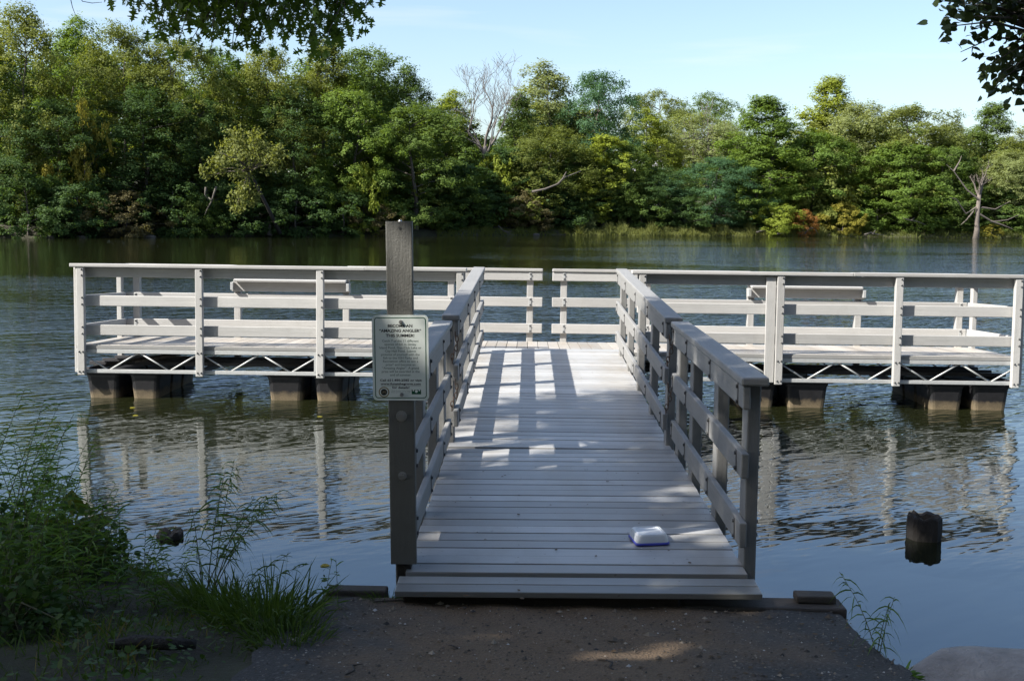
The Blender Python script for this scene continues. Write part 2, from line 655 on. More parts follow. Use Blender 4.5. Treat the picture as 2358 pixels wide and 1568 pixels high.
# ------------------------------------------------------------------ fishing dock
def bar(name, m, parent, x0, x1, y0, y1, z0, z1, bevel=.006):
    mb = MB()
    mb.box(x0, x1, y0, y1, z0, z1)
    if m in (M_PAINT, M_GPAINT, M_OLDWOOD):          # boards are never quite true
        mb.v = [tuple(q_ + random.uniform(-.0022, .0022) for q_ in v_) for v_ in mb.v]
    return mb.build(name, m, parent, bevel)


def bolt_mesh(axis, r=.0085, h=.014):
    mb = MB()
    d = Vector(axis)
    mb.tube([Vector((0, 0, 0)), d * .003], r * 1.5, 8)
    mb.tube([d * .0025, d * h * .8, d * h], [r, r, r * .6], 8)
    return mb.mesh('bolt', True)


BOLT_FRONT = bolt_mesh((0, -1, 0))
BOLT_BACK = bolt_mesh((0, 1, 0))
for b_ in (BOLT_FRONT, BOLT_BACK): b_.materials.append(M_BOLT)


def bolt(me, x, y, z, parent):
    o = link('bolt', me, None, parent)
    o.location = (x, y, z)
    return o


def rounded(x0, x1, y0, y1, z, r, n=4):
    pts = []
    for cx, cy, a0 in ((x1 - r, y1 - r, 0), (x0 + r, y1 - r, 90), (x0 + r, y0 + r, 180), (x1 - r, y0 + r, 270)):
        for k in range(n + 1):
            a = R(a0 + 90 * k / n)
            pts.append((cx + r * math.cos(a), cy + r * math.sin(a), z))
    return pts


dock = empty('fishing_dock', (0, 14.1, .71), (R(-2.9), 0, 0), 'long pale grey floating fishing dock with railings on black floats', 'dock')
DX0, DX1, DD = -6.2, 6.12, 1.70
mb = MB()
x = DX0
while x < DX1 - .01:
    mb.tint = random.uniform(.2, .8)
    e = random.uniform(-.006, .006)
    mb.box(x, min(x + .138, DX1), .002, DD + e, -.036, random.uniform(-.001, .001))
    x += .1445
mb.build('deck', M_DOCKDECK, dock, .003)
for a, b in ((DX0, -3.02), (-3.015, .03), (.035, 2.96), (2.965, DX1)):
    bar('fascia', M_GPAINT, dock, a, b, -.022, -.001, -.052, -.002, .004)
# steel truss below the deck, front and back
for yy in (-.02, DD - .06):
    for a, b in ((DX0, -3.0), (-2.99, 2.93), (2.94, DX1)):
        bar('top_chord', M_GALV, dock, a, b, yy, yy + .05, -.108, -.056, .003)
        bar('bottom_chord', M_GALV, dock, a, b, yy, yy + .05, -.368, -.322, .003)
        mb = MB()
        n = max(2, round((b - a) / .40))
        for k in range(n):
            xa = a + (b - a) * k / n + .04
            xb = a + (b - a) * (k + 1) / n + .0
            z0, z1 = (-.108, -.322) if k % 2 == 0 else (-.322, -.108)
            mb.tube([(xa, yy + .025, z0), (xb, yy + .025, z1)], .0115, 6)
        mb.build('truss_rod', M_GALV, dock, smooth=True)
    for xx in (-3.02, 2.93):
        bar('splice_plate', M_GALV, dock, xx - .05, xx + .06, yy - .004, yy + .03, -.322, -.108, .002)
for k in range(9):
    xx = DX0 + .1 + k * (DX1 - DX0 - .25) / 8
    bar('cross_beam', M_DARKSTEEL, dock, xx, xx + .05, .03, DD - .06, -.36, -.30, .003)
    bar('joist', M_DARKSTEEL, dock, xx, xx + .05, .03, DD - .06, -.10, -.040, .003)
for k in range(3):
    bar('stringer', M_DARKSTEEL, dock, DX0 + .02, DX1 - .02, .35 + k * .45, .39 + k * .45, -.298, -.25, .003)

RZ = [(.126, .264), (.51, .647), (.886, 1.012)]      # rail heights above the deck
CAPZ = (1.016, 1.062)


def post(parent, x0, x1, y0, y1, z0, z1, name='post'):
    return bar(name, M_PAINT, parent, x0, x1, y0, y1, z0, z1, .008)


# front railing (posts stand outside the rails)
for sx, xsn in (((-6.16, -1.10), (-6.11, -4.56, -2.98, -1.16)), ((1.14, 6.10), (1.2, 2.98, 4.5, 6.03))):
    for z0, z1 in RZ:
        bar('rail', M_PAINT, dock, sx[0], sx[1], .001, .041, z0, z1, .008)
    mid = -2.4 if sx[0] < 0 else 3.9
    bar('cap_rail', M_PAINT, dock, sx[0] - .08, mid, -.105, .075, CAPZ[0], CAPZ[1], .008)
    bar('cap_rail', M_PAINT, dock, mid + .002, sx[1] + .02, -.107, .073, CAPZ[0] + .002, CAPZ[1] + .003, .008)
    for xp in xsn:
        p_ = post(dock, xp - .048, xp + .048, -.095, -.0235, -.395, 1.013)
        for z0, z1 in RZ:
            for zz in (z0 + .025, z1 - .025):
                bolt(BOLT_FRONT, xp + .022, -.095, zz, p_)
        for zz in (-.085, -.345):
            for dx in (-.022, .024):
                bolt(BOLT_FRONT, xp + dx, -.095, zz, p_)
bar('joint_board', M_PAINT, dock, 2.80, 2.922, -.062, -.0235, -.37, 1.0, .006)

# end railings
for sx in (-1, 1):
    xi = DX0 + .03 if sx < 0 else DX1 - .07
    for z0, z1 in RZ:
        bar('rail', M_PAINT, dock, xi, xi + .04, .045, 1.598, z0, z1, .008)
    bar('cap_rail', M_PAINT, dock, xi - .08, xi + .10, .077, 1.58, CAPZ[0] - .002, CAPZ[1] - .002, .008)
    xo = xi - .075 if sx < 0 else xi + .042
    for yp in (.03, 1.52):
        post(dock, xo, xo + .071, yp, yp + .1, -.37, 1.01)

# back railing: a full-height rail with one lowered fishing bay on each side
for s0, s1, posts, bay in ((-6.14, -.07, (-6.0, -1.4, -.25), (-4.52, -2.93)), (.07, 6.05, (.24, 1.45, 5.96), (2.95, 4.50))):
    for z0, z1 in RZ[:2]:
        bar('rail', M_PAINT, dock, s0, s1, 1.600, 1.640, z0, z1, .008)
    for a, b in ((s0, bay[0] - .03), (bay[1] + .03, s1)):
        bar('rail', M_PAINT, dock, a, b, 1.600, 1.640, RZ[2][0], RZ[2][1], .008)
        bar('cap_rail', M_PAINT, dock, a, b, 1.582, 1.745, CAPZ[0], CAPZ[1], .008)
    for xp in posts:
        p_ = post(dock, xp - .048, xp + .048, 1.641, 1.73, -.37, 1.013)
        for z0, z1 in RZ:
            pl = MB()
            pl.box(xp - .018, xp + .018, 1.594, 1.600, z0 + .008, z1 - .008)
            pl.build('bolt_plate', M_GALV, p_, .002)
            for zz in (z0 + .03, z1 - .03):
                bolt(BOLT_FRONT, xp, 1.594, zz, p_)
    for xp in bay:
        p_ = post(dock, xp - .048, xp + .048, 1.641, 1.73, -.37, .86)
        for zz in (.74, .82):
            bolt(BOLT_FRONT, xp, 1.641, zz, p_)
    arm = bar('armrest', M_PAINT, dock, bay[0] - .07, bay[1] + .07, 1.600, 1.640, .68, .815, .008)
    top = MB()
    top.loft([[(xx, 1.50, .815), (xx, 1.76, .862), (xx, 1.752, .896), (xx, 1.492, .849)] for xx in (bay[0] - .02, bay[1] + .02)])
    top.build('armrest_top', M_PAINT, dock, .006)
    for xx in (bay[0] - .064, bay[1] + .024):
        br = MB()
        br.box(xx, xx + .04, 1.50, 1.598, .70, .81)
        br.build('bracket', M_GALV, arm, .004)


def float_unit(x0, x1):
    mb = MB()
    rings = []
    for z, ins in ((-.372, .0), (-.40, -.012), (-.43, .004), (-.62, .022), (-.80, .04), (-1.05, .06)):
        ring = []
        x_0, x_1, y_0, y_1 = x0 + ins, x1 - ins, .03 + ins, 1.62 - ins
        base = rounded(x_0, x_1, y_0, y_1, z, .06, 3)
        # vertical grooves on the long sides
        out = []
        n = len(base)
        for k in range(n):
            a, b = Vector(base[k]), Vector(base[(k + 1) % n])
            out.append(a)
            if abs(a.y - b.y) > .5:
                s = 1 if a.x > (x0 + x1) / 2 else -1
                for t in (.30, .33, .36, .63, .66, .69):
                    p = a.lerp(b, t)
                    if t in (.33, .66):
                        p.x -= s * .045
                    out.append(p)
        rings.append(out)
    mb.loft(rings)
    return mb.build('float', M_FLOAT, dock, .008)


for a, b in ((-6.1, -5.66), (-5.52, -5.13), (-3.70, -3.22), (-3.08, -2.70), (-.9, -.45), (.0, .45), (2.46, 2.98), (3.12, 3.66), (4.98, 5.43), (5.54, 6.02)):
    float_unit(a, b)
for a, b in ((-6.15, -5.05), (-3.75, -2.6), (2.4, 3.72), (4.9, 6.08)):
    bar('float_bracket', M_DARKSTEEL, dock, a, b, .02, .06, -.385, -.369, .002)

mb = MB()
for k in range(4):
    yb = .05 + random.uniform(0, .5)
    xa = -5.9 + k * .13
    mb.tube([(xa, yb, -.33 + k * .012), (xa + .35, yb + .2, -.31 + k * .02), (xa + random.uniform(.5, .8), yb + .3, -.3 + k * .015)], [.016, .02, .008], 5)
dw = mb.build('driftwood', M_DRIFT, None, smooth=True)
dw.location = (0, 14.1, .755)
tag(dw, 'tangle of pale driftwood sticks caught above the leftmost black float', 'driftwood')

# ------------------------------------------------------------------ gangway
BP = MB()
BP.box(-.004, 0, -.014, .014, -.06, .06)
BP.tube([(-.004, 0, .042), (-.013, 0, .042)], .011, 6)
BP.tube([(-.004, 0, -.042), (-.013, 0, -.042)], .011, 6)
BPL = MB()
BPL.box(0, .004, -.014, .014, -.06, .06)
BPL.tube([(.004, 0, .042), (.013, 0, .042)], .011, 6)
BPL.tube([(.004, 0, -.042), (.013, 0, -.042)], .011, 6)
BP, BPL = BP.mesh('bolt_plate'), BPL.mesh('bolt_plate')
for b_ in (BP, BPL): b_.materials.append(M_BOLT)


def walkway(root, length, half, rin, posts, r0, r1, dz=0):
    mb = MB()
    y = .0
    while y < length - .02:
        mb.tint = random.uniform(.1, .9)
        e = random.uniform(-.004, .004)
        mb.box(-half + e, half + e, y + random.uniform(-.003, .002), min(y + .1345 + random.uniform(-.003, .002), length), -.036, random.uniform(-.0045, .0))
        y += .1455
    dk = mb.build('deck', M_DECK, root, .003)
    nl = MB()
    for k_ in range(int(length / .1455)):
        for xx in (-half + .06, -.32, .32, half - .06):
            for q_ in (.035, .10):
                if random.random() < .75: continue
                xa, ya = xx + random.uniform(-.012, .012), k_ * .1455 + q_ + random.uniform(-.008, .008)
                nl.add([(xa + .0042 * math.cos(a_), ya + .0042 * math.sin(a_), .0006) for a_ in (0, 1.05, 2.1, 3.14, 4.19, 5.24)], [(0, 1, 2, 3, 4, 5)])
    tag(nl.build('nails', M_BOLT, root), kind='stuff')
    for s in (-1, 1):
        X = lambda a, b: (min(s * a, s * b), max(s * a, s * b))
        bar('side_beam', M_GALV, root, *X(half - .09, half - .03), .02, length - .02, -.20, -.040, .004)
        for (z0, z1) in RZ:
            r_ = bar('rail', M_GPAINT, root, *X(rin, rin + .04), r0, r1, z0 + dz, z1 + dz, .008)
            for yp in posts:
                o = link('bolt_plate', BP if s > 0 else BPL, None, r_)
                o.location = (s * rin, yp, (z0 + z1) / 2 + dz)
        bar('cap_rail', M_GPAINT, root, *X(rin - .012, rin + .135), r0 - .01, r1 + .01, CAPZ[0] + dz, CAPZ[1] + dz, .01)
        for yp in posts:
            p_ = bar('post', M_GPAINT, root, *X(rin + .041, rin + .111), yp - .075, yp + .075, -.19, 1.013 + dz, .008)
            for (z0, z1) in RZ:
                for zz in (z0 + .03 + dz, z1 - .03 + dz):
                    b_ = MB()
                    b_.tube([(s * (rin + .111), yp, zz), (s * (rin + .128), yp, zz)], .011, 6)
                    b_.build('bolt', M_BOLT, p_)


near = empty('gangway', (0, 5.70, .60), (0, R(-.5), 0), 'shaded near section of the grey gangway, joined to the shore by a short ramp', 'gangway', 'gangway sections')
walkway(near, 3.05, .925, .885, (.2, 1.12, 2.15, 2.88), .05, 2.96)
farw = empty('gangway', (0, 8.79, .60), (math.atan(.125 / 5.25), 0, 0), 'sunlit far section of the grey gangway, meeting the floating dock', 'gangway', 'gangway sections')
walkway(farw, 5.27, .92, .845, (.22, 1.42, 2.62, 3.82, 4.92), .06, 5.12, .02)
mb = MB()
mb.box(-.92, .92, 5.275, 5.40, -.012, -.004)
mb.build('threshold_plate', M_GALV, farw)

rampo = empty('ramp', (0, 5.455, .575), (R(2.0), R(-.5), 0), 'two grey planks forming a short ramp between the dirt path and the gangway', 'ramp')
for y0 in (.0, .112):
    mb = MB(); mb.tint = random.random()
    mb.box(-.955, .955, y0, y0 + .104, -.032, 0)
    mb.build('plank', M_RAMP, rampo, .004)


bar('sill', M_OLDWOOD, rampo, -.92, .53, .06, .16, -.25, -.036, .008)


def chain(x, y, z, label):
    mb = MB()
    p = Vector((0, 0, 0))
    for k in range(7):
        t = k / 6
        c = Vector((.02 * math.sin(t * 5), .06 - .12 * t if k < 3 else .02 * math.sin(k), -.034 * k))
        pts = []
        for j in range(11):
            a = 2 * math.pi * j / 10
            u, v_ = .013 * math.cos(a), .026 * math.sin(a)
            pts.append(c + (Vector((u, 0, v_)) if k % 2 else Vector((0, u, v_))))
        mb.tube(pts, .0042, 5, False)
    o = mb.build('chain', M_RUST, None, smooth=True)
    o.location = (x, y, z)
    tag(o, label, 'chain', 'chains between the gangway sections')


chain(.875, 8.76, 1.52, 'rusty chain hanging below the cap rail between the two right gangway railings')
chain(.875, 8.76, 1.13, 'rusty chain at the middle rail between the two right gangway railings')
chain(-.87, 8.76, 1.52, 'rusty chain hanging below the cap rail between the two left gangway railings')
chain(-.87, 8.76, 1.13, 'rusty chain at the middle rail between the two left gangway railings')

# ------------------------------------------------------------------ sign post and sign
sp = empty('sign_post', (-.935, 5.72, .60), (0, R(-.75), 0), 'tall weathered grey plank post bolted to the near left end of the gangway', 'post')
pm = MB()
pm.loft([rounded(-.07, .07, -.02, .02, z, .006, 2) for z in (.03, 1.0, 1.875)])
pm.build('plank', M_POST, sp)
bar('foot_block', M_OLDWOOD, sp, -.045, .035, .022, .10, -.35, .20, .006)
for z, r in ((.52, .019), (.845, .024)):
    b_ = MB()
    b_.tube([(0, -.021, z), (0, -.024, z)], r * 1.25, 12)
    b_.tube([(0, -.023, z), (0, -.036, z)], r * .72, 6)
    b_.build('bolt', M_SBOLT, sp)
for z in (1.36, 1.335, 1.84):
    b_ = MB()
    b_.tube([(.005, -.0195, z), (.005, -.0215, z)], .006 if z < 1.5 else .008, 8)
    b_.build('screw', M_SBOLT if z < 1.5 else M_BOLT, sp)
b_ = MB(); b_.tube([(.005, 0, 1.874), (.005, 0, 1.884)], [.012, .006], 8); b_.build('screw', M_SBOLT, sp)

SGY = -.0275
sign = empty('notice_sign', (-.935, 5.72, .60), (0, R(-.75), 0), 'white metal fishing notice with a green border screwed to the tall post', 'sign')
M_SIGN = plain('white_sign_enamel', (.80, .85, .79), .35, 0, .08, 14, 0)
M_GREEN = plain('green_sign_ink', (.012, .10, .045), .4, 0, .1, 30, 0)
M_INK = plain('black_sign_ink', (.02, .022, .02), .45, 0, .1, 30, 0)
M_FADED = plain('faded_green_ink', (.17, .22, .18), .45, 0, .15, 30, 0)
M_GOLD = plain('tan_emblem_ink', (.30, .24, .13), .45, 0, .1, 30, 0)
SW, SH, SZ = .298, .455, 1.158


def slab(name, m, parent, pts, y0, y1):
    mb = MB()
    n = len(pts)
    a = 0
    area = sum(pts[k][0] * pts[(k + 1) % n][1] - pts[(k + 1) % n][0] * pts[k][1] for k in range(n))
    if area < 0: pts = pts[::-1]
    vs = [(p[0], y0, p[1]) for p in pts] + [(p[0], y1, p[1]) for p in pts]
    fs = [tuple(range(n)), tuple(range(n, 2 * n))[::-1]] + [(k, k + n, (k + 1) % n + n, (k + 1) % n) for k in range(n)]
    mb.add(vs, fs)
    return mb.build(name, m, parent)


def rr(cx, cz, w_, h_, r, n=6):
    return [(p[0], p[1]) for p in rounded(cx - w_ / 2, cx + w_ / 2, cz - h_ / 2, cz + h_ / 2, 0, r, n)]


slab('panel', M_SIGN, sign, rr(0, SZ, SW, SH, .024), SGY, SGY + .004)
outer, inner = rr(0, SZ, SW - .024, SH - .024, .016), rr(0, SZ, SW - .033, SH - .033, .012)
mb = MB()
n = len(outer)
mb.add([(p[0], SGY - .0004, p[1]) for p in outer] + [(p[0], SGY - .0004, p[1]) for p in inner], [(k, (k + 1) % n, (k + 1) % n + n, k + n) for k in range(n)])
mb.build('border', M_GREEN, sign)


def text(name, lines, size, x, z, lead, m, parent, align='CENTER', bold=0, y=SGY - .0004, width=None):
    cu = bpy.data.curves.new(name, 'FONT')
    cu.body = '\n'.join(lines)
    cu.size = size
    cu.align_x = align
    cu.space_line = lead / size * .98
    cu.offset = bold
    cu.resolution_u = 2
    tmp = bpy.data.objects.new('lettering', cu)
    COL.objects.link(tmp)
    bpy.context.view_layer.update()
    dg = bpy.context.evaluated_depsgraph_get()
    me = bpy.data.meshes.new_from_object(tmp.evaluated_get(dg))
    bpy.data.objects.remove(tmp)
    me.name = name
    me.transform(Matrix.Rotation(R(90), 4, 'X'))
    if width and me.vertices:
        xs_ = [v_.co.x for v_ in me.vertices]
        f_ = width / max(1e-6, max(xs_) - min(xs_))
        me.transform(Matrix.Diagonal((f_, 1, 1, 1)))
    o = link(name, me, m, parent)
    o.location = (x, y, z)
    return o


zt = SZ + SH / 2
text('headline', ['BECOME AN', '\u201cAMAZING ANGLER\u201d', 'THIS SUMMER!'], .0215, 0, zt - .064, .0262, M_INK, sign, bold=.0006, width=.222)
text('body_text', ['Catch 7 of the 11 different', 'species of fish in Simley', 'Island Pond, Gun Club Lake or', 'City Hall Pond. Submit', 'pictures of yourself with the', 'fish to the IGH Parks and', 'Recreation office to win a', 'prize* and become an', '\u201cAmazing Angler\u201d. A grand', 'prize will be awarded at the', 'end of summer.'],
     .0172, 0, zt - .142, .0185, M_FADED, sign, bold=.00015, width=.222)
text('contact_text', ['Call 651.450.2585 or visit', 'www.funatthegrove.com', 'for details!'], .0168, 0, zt - .352, .0196, M_INK, sign, bold=.0004, width=.222)
slab('underline', M_INK, sign, rr(0, zt - .3755, .213, .0013, .0004, 1), SGY - .0004, SGY - .0001)
cx, cz = -.090, zt - .410
circ = lambda r, n=28: [(cx + r * math.cos(2 * math.pi * k / n), cz + r * math.sin(2 * math.pi * k / n)) for k in range(n)]
em = slab('emblem', M_GOLD, sign, circ(.0285), SGY - .0004, SGY - .0001)
slab('ring', M_SIGN, em, circ(.0225), SGY - .0008, SGY - .0005)
slab('disc', M_INK, em, circ(.0175), SGY - .0012, SGY - .0009)
text('lettering', ['LTC'], .0145, cx, cz - .005, .02, M_GOLD, em, y=SGY - .0016, bold=.0005)
text('small_print', ['*Must be IGH Parks Dept.', 'Rules and details on web.'], .0078, .0, zt - .405, .0088, M_FADED, sign, width=.105)
lg = slab('logo', M_GREEN, sign, rr(.082, zt - .408, .05, .027, .002, 2), SGY - .0004, SGY - .0001)
for qx, qz, qr in ((.082, zt - .406, .0075), (.066, zt - .401, .004), (.098, zt - .401, .004)):
    slab('figure', M_SIGN, lg, [(qx + qr * math.cos(2 * math.pi * k / 12), qz + qr * math.sin(2 * math.pi * k / 12)) for k in range(12)], SGY - .0009, SGY - .0006)
slab('band', M_SIGN, lg, rr(.082, zt - .396, .046, .003, .001, 1), SGY - .0009, SGY - .0006)
for z in (zt - .036, zt - .424):
    b_ = MB()
    b_.tube([(.004, SGY, z), (.004, SGY - .003, z)], .0105, 10)
    b_.tube([(.004, SGY - .003, z), (.004, SGY - .010, z)], .008, 6)
    b_.build('bolt', M_SBOLT, sign)

# ------------------------------------------------------------------ food tub on the deck
tub = empty('food_container', (.455, 6.28, .605), (0, R(-.5), R(9)), 'white plastic food tub lying upside down on its blue lid on the gangway', 'container')
M_TUB = NT('cloudy_white_plastic')
M_TUB.p.inputs['Base Color'].default_value = (.72, .75, .78, 1)
M_TUB.p.inputs['Roughness'].default_value = .3
M_TUB.p.inputs['Transmission Weight'].default_value = .25
M_TUB.p.inputs['Subsurface Weight'].default_value = 0
M_TUB = M_TUB.m
M_LID = plain('blue_plastic_lid', (.05, .06, .38), .35, 0, .1, 20, 0)
mb = MB()
mb.loft([rounded(-a, a, -a, a, z, r, 5) for a, z, r in ((.102, .0, .024), (.104, .004, .026), (.104, .010, .026), (.099, .0145, .024))])
mb.build('lid', M_LID, tub, smooth=False)
mb = MB()
mb.loft([rounded(-a, a, -a, a, z, r, 5) for a, z, r in ((.098, .0146, .026), (.096, .03, .026), (.091, .052, .028), (.085, .061, .028), (.070, .063, .026), (.066, .060, .024))])
mb.build('tub', M_TUB, tub)

# ------------------------------------------------------------------ pilings, timbers, boulder, log
def piling(name, x, y, r, h, label, seed, hollow=True):
    rnd = random.Random(seed)
    n = 22
    jag = [rnd.uniform(-.03, .012) for _ in range(n)]
    rad = [1 + rnd.uniform(-.06, .06) for _ in range(n)]
    ring = lambda rr_, z, j=0: [(rr_ * rad[k] * math.cos(2 * math.pi * k / n), rr_ * rad[k] * math.sin(2 * math.pi * k / n), z + j * jag[k]) for k in range(n)]
    mb = MB()
    rings = [ring(r * .98, -.8), ring(r, -.02), ring(r * 1.03, h * .5, .3), ring(r * 1.0, h - .015, 1), ring(r * .93, h, 1)]
    if hollow:
        rings += [ring(r * .62, h - .012, .8), ring(r * .52, h - .06, .3), ring(r * .4, h - .14)]
    else:
        rings += [ring(r * .6, h - .005, .6), ring(r * .1, h - .03, .2)]
    mb.loft(rings)
    o = mb.build(name, M_ROT, None)
    o.location = (x, y, 0)
    return tag(o, label, 'piling', 'old pilings')


piling('piling', 2.88, 8.42, .130, .19, 'hollow black rotten piling standing in the water right of the gangway', 3)
piling('piling', -3.02, 8.12, .10, .05, 'low black piling stub barely above the water on the left', 5, False)

t = bar('timber', M_OLDWOOD, None, .55, 1.41, 5.50, 5.66, .12, .495, .012)
tag(t, 'weathered brown squared timber edging the path right of the ramp', 'timber')
t = bar('timber_block', M_OLDWOOD, None, 1.16, 1.37, 5.56, 5.655, .498, .538, .008)
tag(t, 'short wooden block lying on top of the brown timber right of the ramp', 'wood block')
t = bar('timber', M_OLDWOOD, None, -1.36, -1.03, 5.70, 5.80, .2, .475, .01)
tag(t, 'half buried brown timber at the water edge left of the sign post', 'timber')


def rock(name, loc, rad, seed, label, cat='boulder', sub=4, rotz=0, m=None, group=None):
    bm = bmesh.new()
    bmesh.ops.create_icosphere(bm, subdivisions=sub, radius=1)
    rs = np.random.default_rng(seed)
    ks = rs.normal(size=(7, 3)) * 1.6
    ph = rs.uniform(0, 6.28, 7)
    pl = unit(rs.normal(size=(9, 3)))
    for v_ in bm.verts:
        p = np.array(v_.co)
        f_ = 1 + .05 * sum(math.sin(ks[k] @ p * 1.6 + ph[k]) for k in range(7)) / 2
        for q_ in pl:
            d = p @ q_
            if d > .82: f_ *= .82 / d * .5 + .5
        v_.co = Vector(p * f_)
    me = bpy.data.meshes.new(name)
    bm.to_mesh(me)
    bm.free()
    me.transform(Matrix.Diagonal((*rad, 1)))
    me.polygons.foreach_set('use_smooth', [True] * len(me.polygons))
    o = link(name, me, m or M_ROCK)
    o.location = loc
    o.rotation_euler = (0, 0, rotz)
    return tag(o, label, cat, group)


rock('boulder', (1.93, 4.80, .18), (.56, .42, .40), 4, 'large rounded grey boulder at the water edge right of the path')
mb = MB()
mb.tube([(0, 0, 0), (.12, .02, .012), (.27, .01, .01), (.38, .03, 0)], [.022, .032, .03, .02], 9)
o = mb.build('log', M_ROT, None, smooth=True)
q_ = at(250, 1482, z=.62)
o.location = (q_[0], q_[1], float(ground_z(q_[0], q_[1])) + .04)
tag(o, 'short dark rotten log lying in the shaded grass on the left bank', 'log')

# small litter on the path and deck
def twig(x, y, z, L, a, label):
    mb = MB()
    k_ = random.uniform(-.02, .02)
    mb.tube([(-L / 2, 0, 0), (-L / 6, k_, .006), (L / 5, -k_, .003), (L / 2, k_ * .6, .001)], [.004, .0045, .0035, .0015], 5)
    o = mb.build('twig', M_OLDWOOD, None, smooth=True)
    o.location = (x, y, z)
    o.rotation_euler = (0, 0, a)
    tag(o, label, 'twig', 'twigs on the path')


def gz(x, y): return float(ground_z(x, y)) + .018


q_ = at(905, 1398, z=.45)
twig(q_[0], q_[1], gz(q_[0], q_[1]), .20, .1, 'curved brown twig on the dirt just in front of the sign post')
TW = [(-.6, 4.75, 'small twig lying on the left part of the dirt path'), (.1, 4.5, 'small twig lying near the bottom middle of the dirt path'),
      (.75, 4.35, 'small twig at the right bottom of the dirt path'), (-1.0, 4.4, 'small twig near the grass on the left path edge')]
for x_, y_, lb in TW:
    twig(x_, y_, gz(x_, y_), random.uniform(.06, .13), random.uniform(0, 3), lb)

# ------------------------------------------------------------------ far trees
def crown(name, H, Wd, seed, nclump=95, nleaf=150, z0=.12, leaf=.19, clump=.11, flat=.85, peak=.5, spire=0., ragged=.25, up=.28):
    """crown of many leaf faces: clumps spread through an uneven envelope that is widest at height peak*H"""
    rs = np.random.default_rng(seed)
    C = []
    ph = rs.uniform(0, 6.28, 6)
    lobes = rs.integers(2, 5, 3)
    tries = 0
    while len(C) < nclump and tries < 40000:
        tries += 1
        t = rs.uniform(0, 1)                       # height fraction in the crown
        zc = z0 + (1 - z0) * t
        pk = (peak - z0) / (1 - z0)
        if t < pk:
            r = .45 + .55 * math.sin(.5 * math.pi * t / max(pk, .01))
        else:
            s = (t - pk) / (1 - pk)
            r = (1 - s ** 2) ** .5 if spire == 0 else (1 - s) ** (.6 + spire)
        a = rs.uniform(0, 2 * math.pi)
        r *= 1 + ragged * (math.sin(lobes[0] * a + ph[0] + 5 * t) + .6 * math.sin(lobes[1] * a + ph[1] - 7 * t)) * .5
        q_ = rs.uniform(0, 1) ** .38
        x_, y_ = Wd / 2 * r * q_ * math.cos(a), Wd / 2 * r * q_ * math.sin(a)
        if rs.uniform() > .35 + .65 * q_: continue
        C.append((x_, y_, zc * H - clump * H * .3, q_))
    C = np.array(C)
    n = len(C)
    cr = clump * (H * .5 + Wd * .5) * rs.uniform(.55, 1.35, n)
    cen = C[:, :3]
    cnt = np.maximum(20, (nleaf * (cr / cr.mean()) ** 1.6)).astype(int)
    idx = np.repeat(np.arange(n), cnt)
    N = len(idx)
    K = 11                                          # twig tufts on every clump
    td = unit(rs.normal(size=(n, K, 3)))
    td[..., 2] = np.where(rs.uniform(size=(n, K)) < .35, np.abs(td[..., 2]), td[..., 2])
    tc = cen[:, None] + td * cr[:, None, None] * rs.uniform(.45, 1.12, (n, K, 1)) * np.array([1, 1, flat])
    kk = rs.integers(0, K, N)
    tuft = tc[idx, kk]
    g = rs.normal(size=(N, 3))
    P = tuft + g * (cr[idx] * .21)[:, None] * np.array([1, 1, .8])
    d = unit(P - cen[idx] + 1e-6)
    out = unit(cen[idx] * [1, 1, .4] + [0, 0, .01])
    nrm = unit(d * .6 + out * .45 + np.array([0, 0, up]) + rs.normal(size=(N, 3)) * .42)
    t1 = unit(np.cross(nrm, rs.normal(size=(N, 3))))
    t2 = np.cross(nrm, t1)
    L = leaf * rs.uniform(.6, 1.35, N)[:, None]
    Wf = L * rs.uniform(.45, .8, N)[:, None]
    V = np.stack([P - t1 * L * .5, P + t2 * Wf * .5 - t1 * L * .05, P + t1 * L * .5 - nrm * L * .12, P - t2 * Wf * .5 - t1 * L * .05], 1)
    ct = rs.uniform(.0, 1, n)
    tt = rs.uniform(0, 1, (n, K))
    tint = np.clip(ct[idx] * .4 + tt[idx, kk] * .3 + rs.uniform(0, .3, N), 0, 1)
    return poly_mesh(name, V, 4, tint), cen, (V, tint)


def limbs(name, H, cen, seed, r0=.22, k=26, lean=.0):
    rs = random.Random(seed)
    mb = MB()
    top = cen[:, 2].max()
    pts = []
    wx, wy = 0, 0
    for j in range(9):
        t = j / 8
        pts.append(Vector((wx, wy, t * top * .9 - (.6 if j == 0 else 0))))
        wx += rs.uniform(-.02, .02) * H
        wy += rs.uniform(-.02, .02) * H
    mb.tube(pts, [r0 * (1.25 if j == 0 else 1) * (1 - .85 * j / 8) for j in range(9)], 8)
    trunk = mb
    lb = MB()
    ids = list(range(len(cen)))
    rs.shuffle(ids)
    for i_ in ids[:k]:
        c = Vector(cen[i_])
        h = max(.12 * H, min(c.z - .3 * math.hypot(c.x, c.y), top * .85))
        f_ = h / (top * .9) * 8
        a = min(7, int(f_))
        s = pts[a].lerp(pts[a + 1], f_ - a)
        m_ = s.lerp(c, .5) + Vector((rs.uniform(-.3, .3), rs.uniform(-.3, .3), rs.uniform(-.1, .35)))
        rr_ = r0 * .38 * (1 - .5 * h / top)
        lb.tube([s, m_, c], [rr_, rr_ * .6, rr_ * .2], 5, False)
    return trunk.mesh(name + '_trunk', True), lb.mesh(name + '_limbs', True)


PROTO = {}
RAW = {}


def proto(key, H, Wd, seed, **kw):
    r0 = kw.pop('r0', .22)
    k = kw.pop('k', 26)
    me, cen, cr = crown('crown', H, Wd, seed, **kw)
    tk, lb = limbs('tree', H, cen, seed, r0, k)
    PROTO[key] = (me, tk, lb, H, Wd)
    RAW[key] = cr


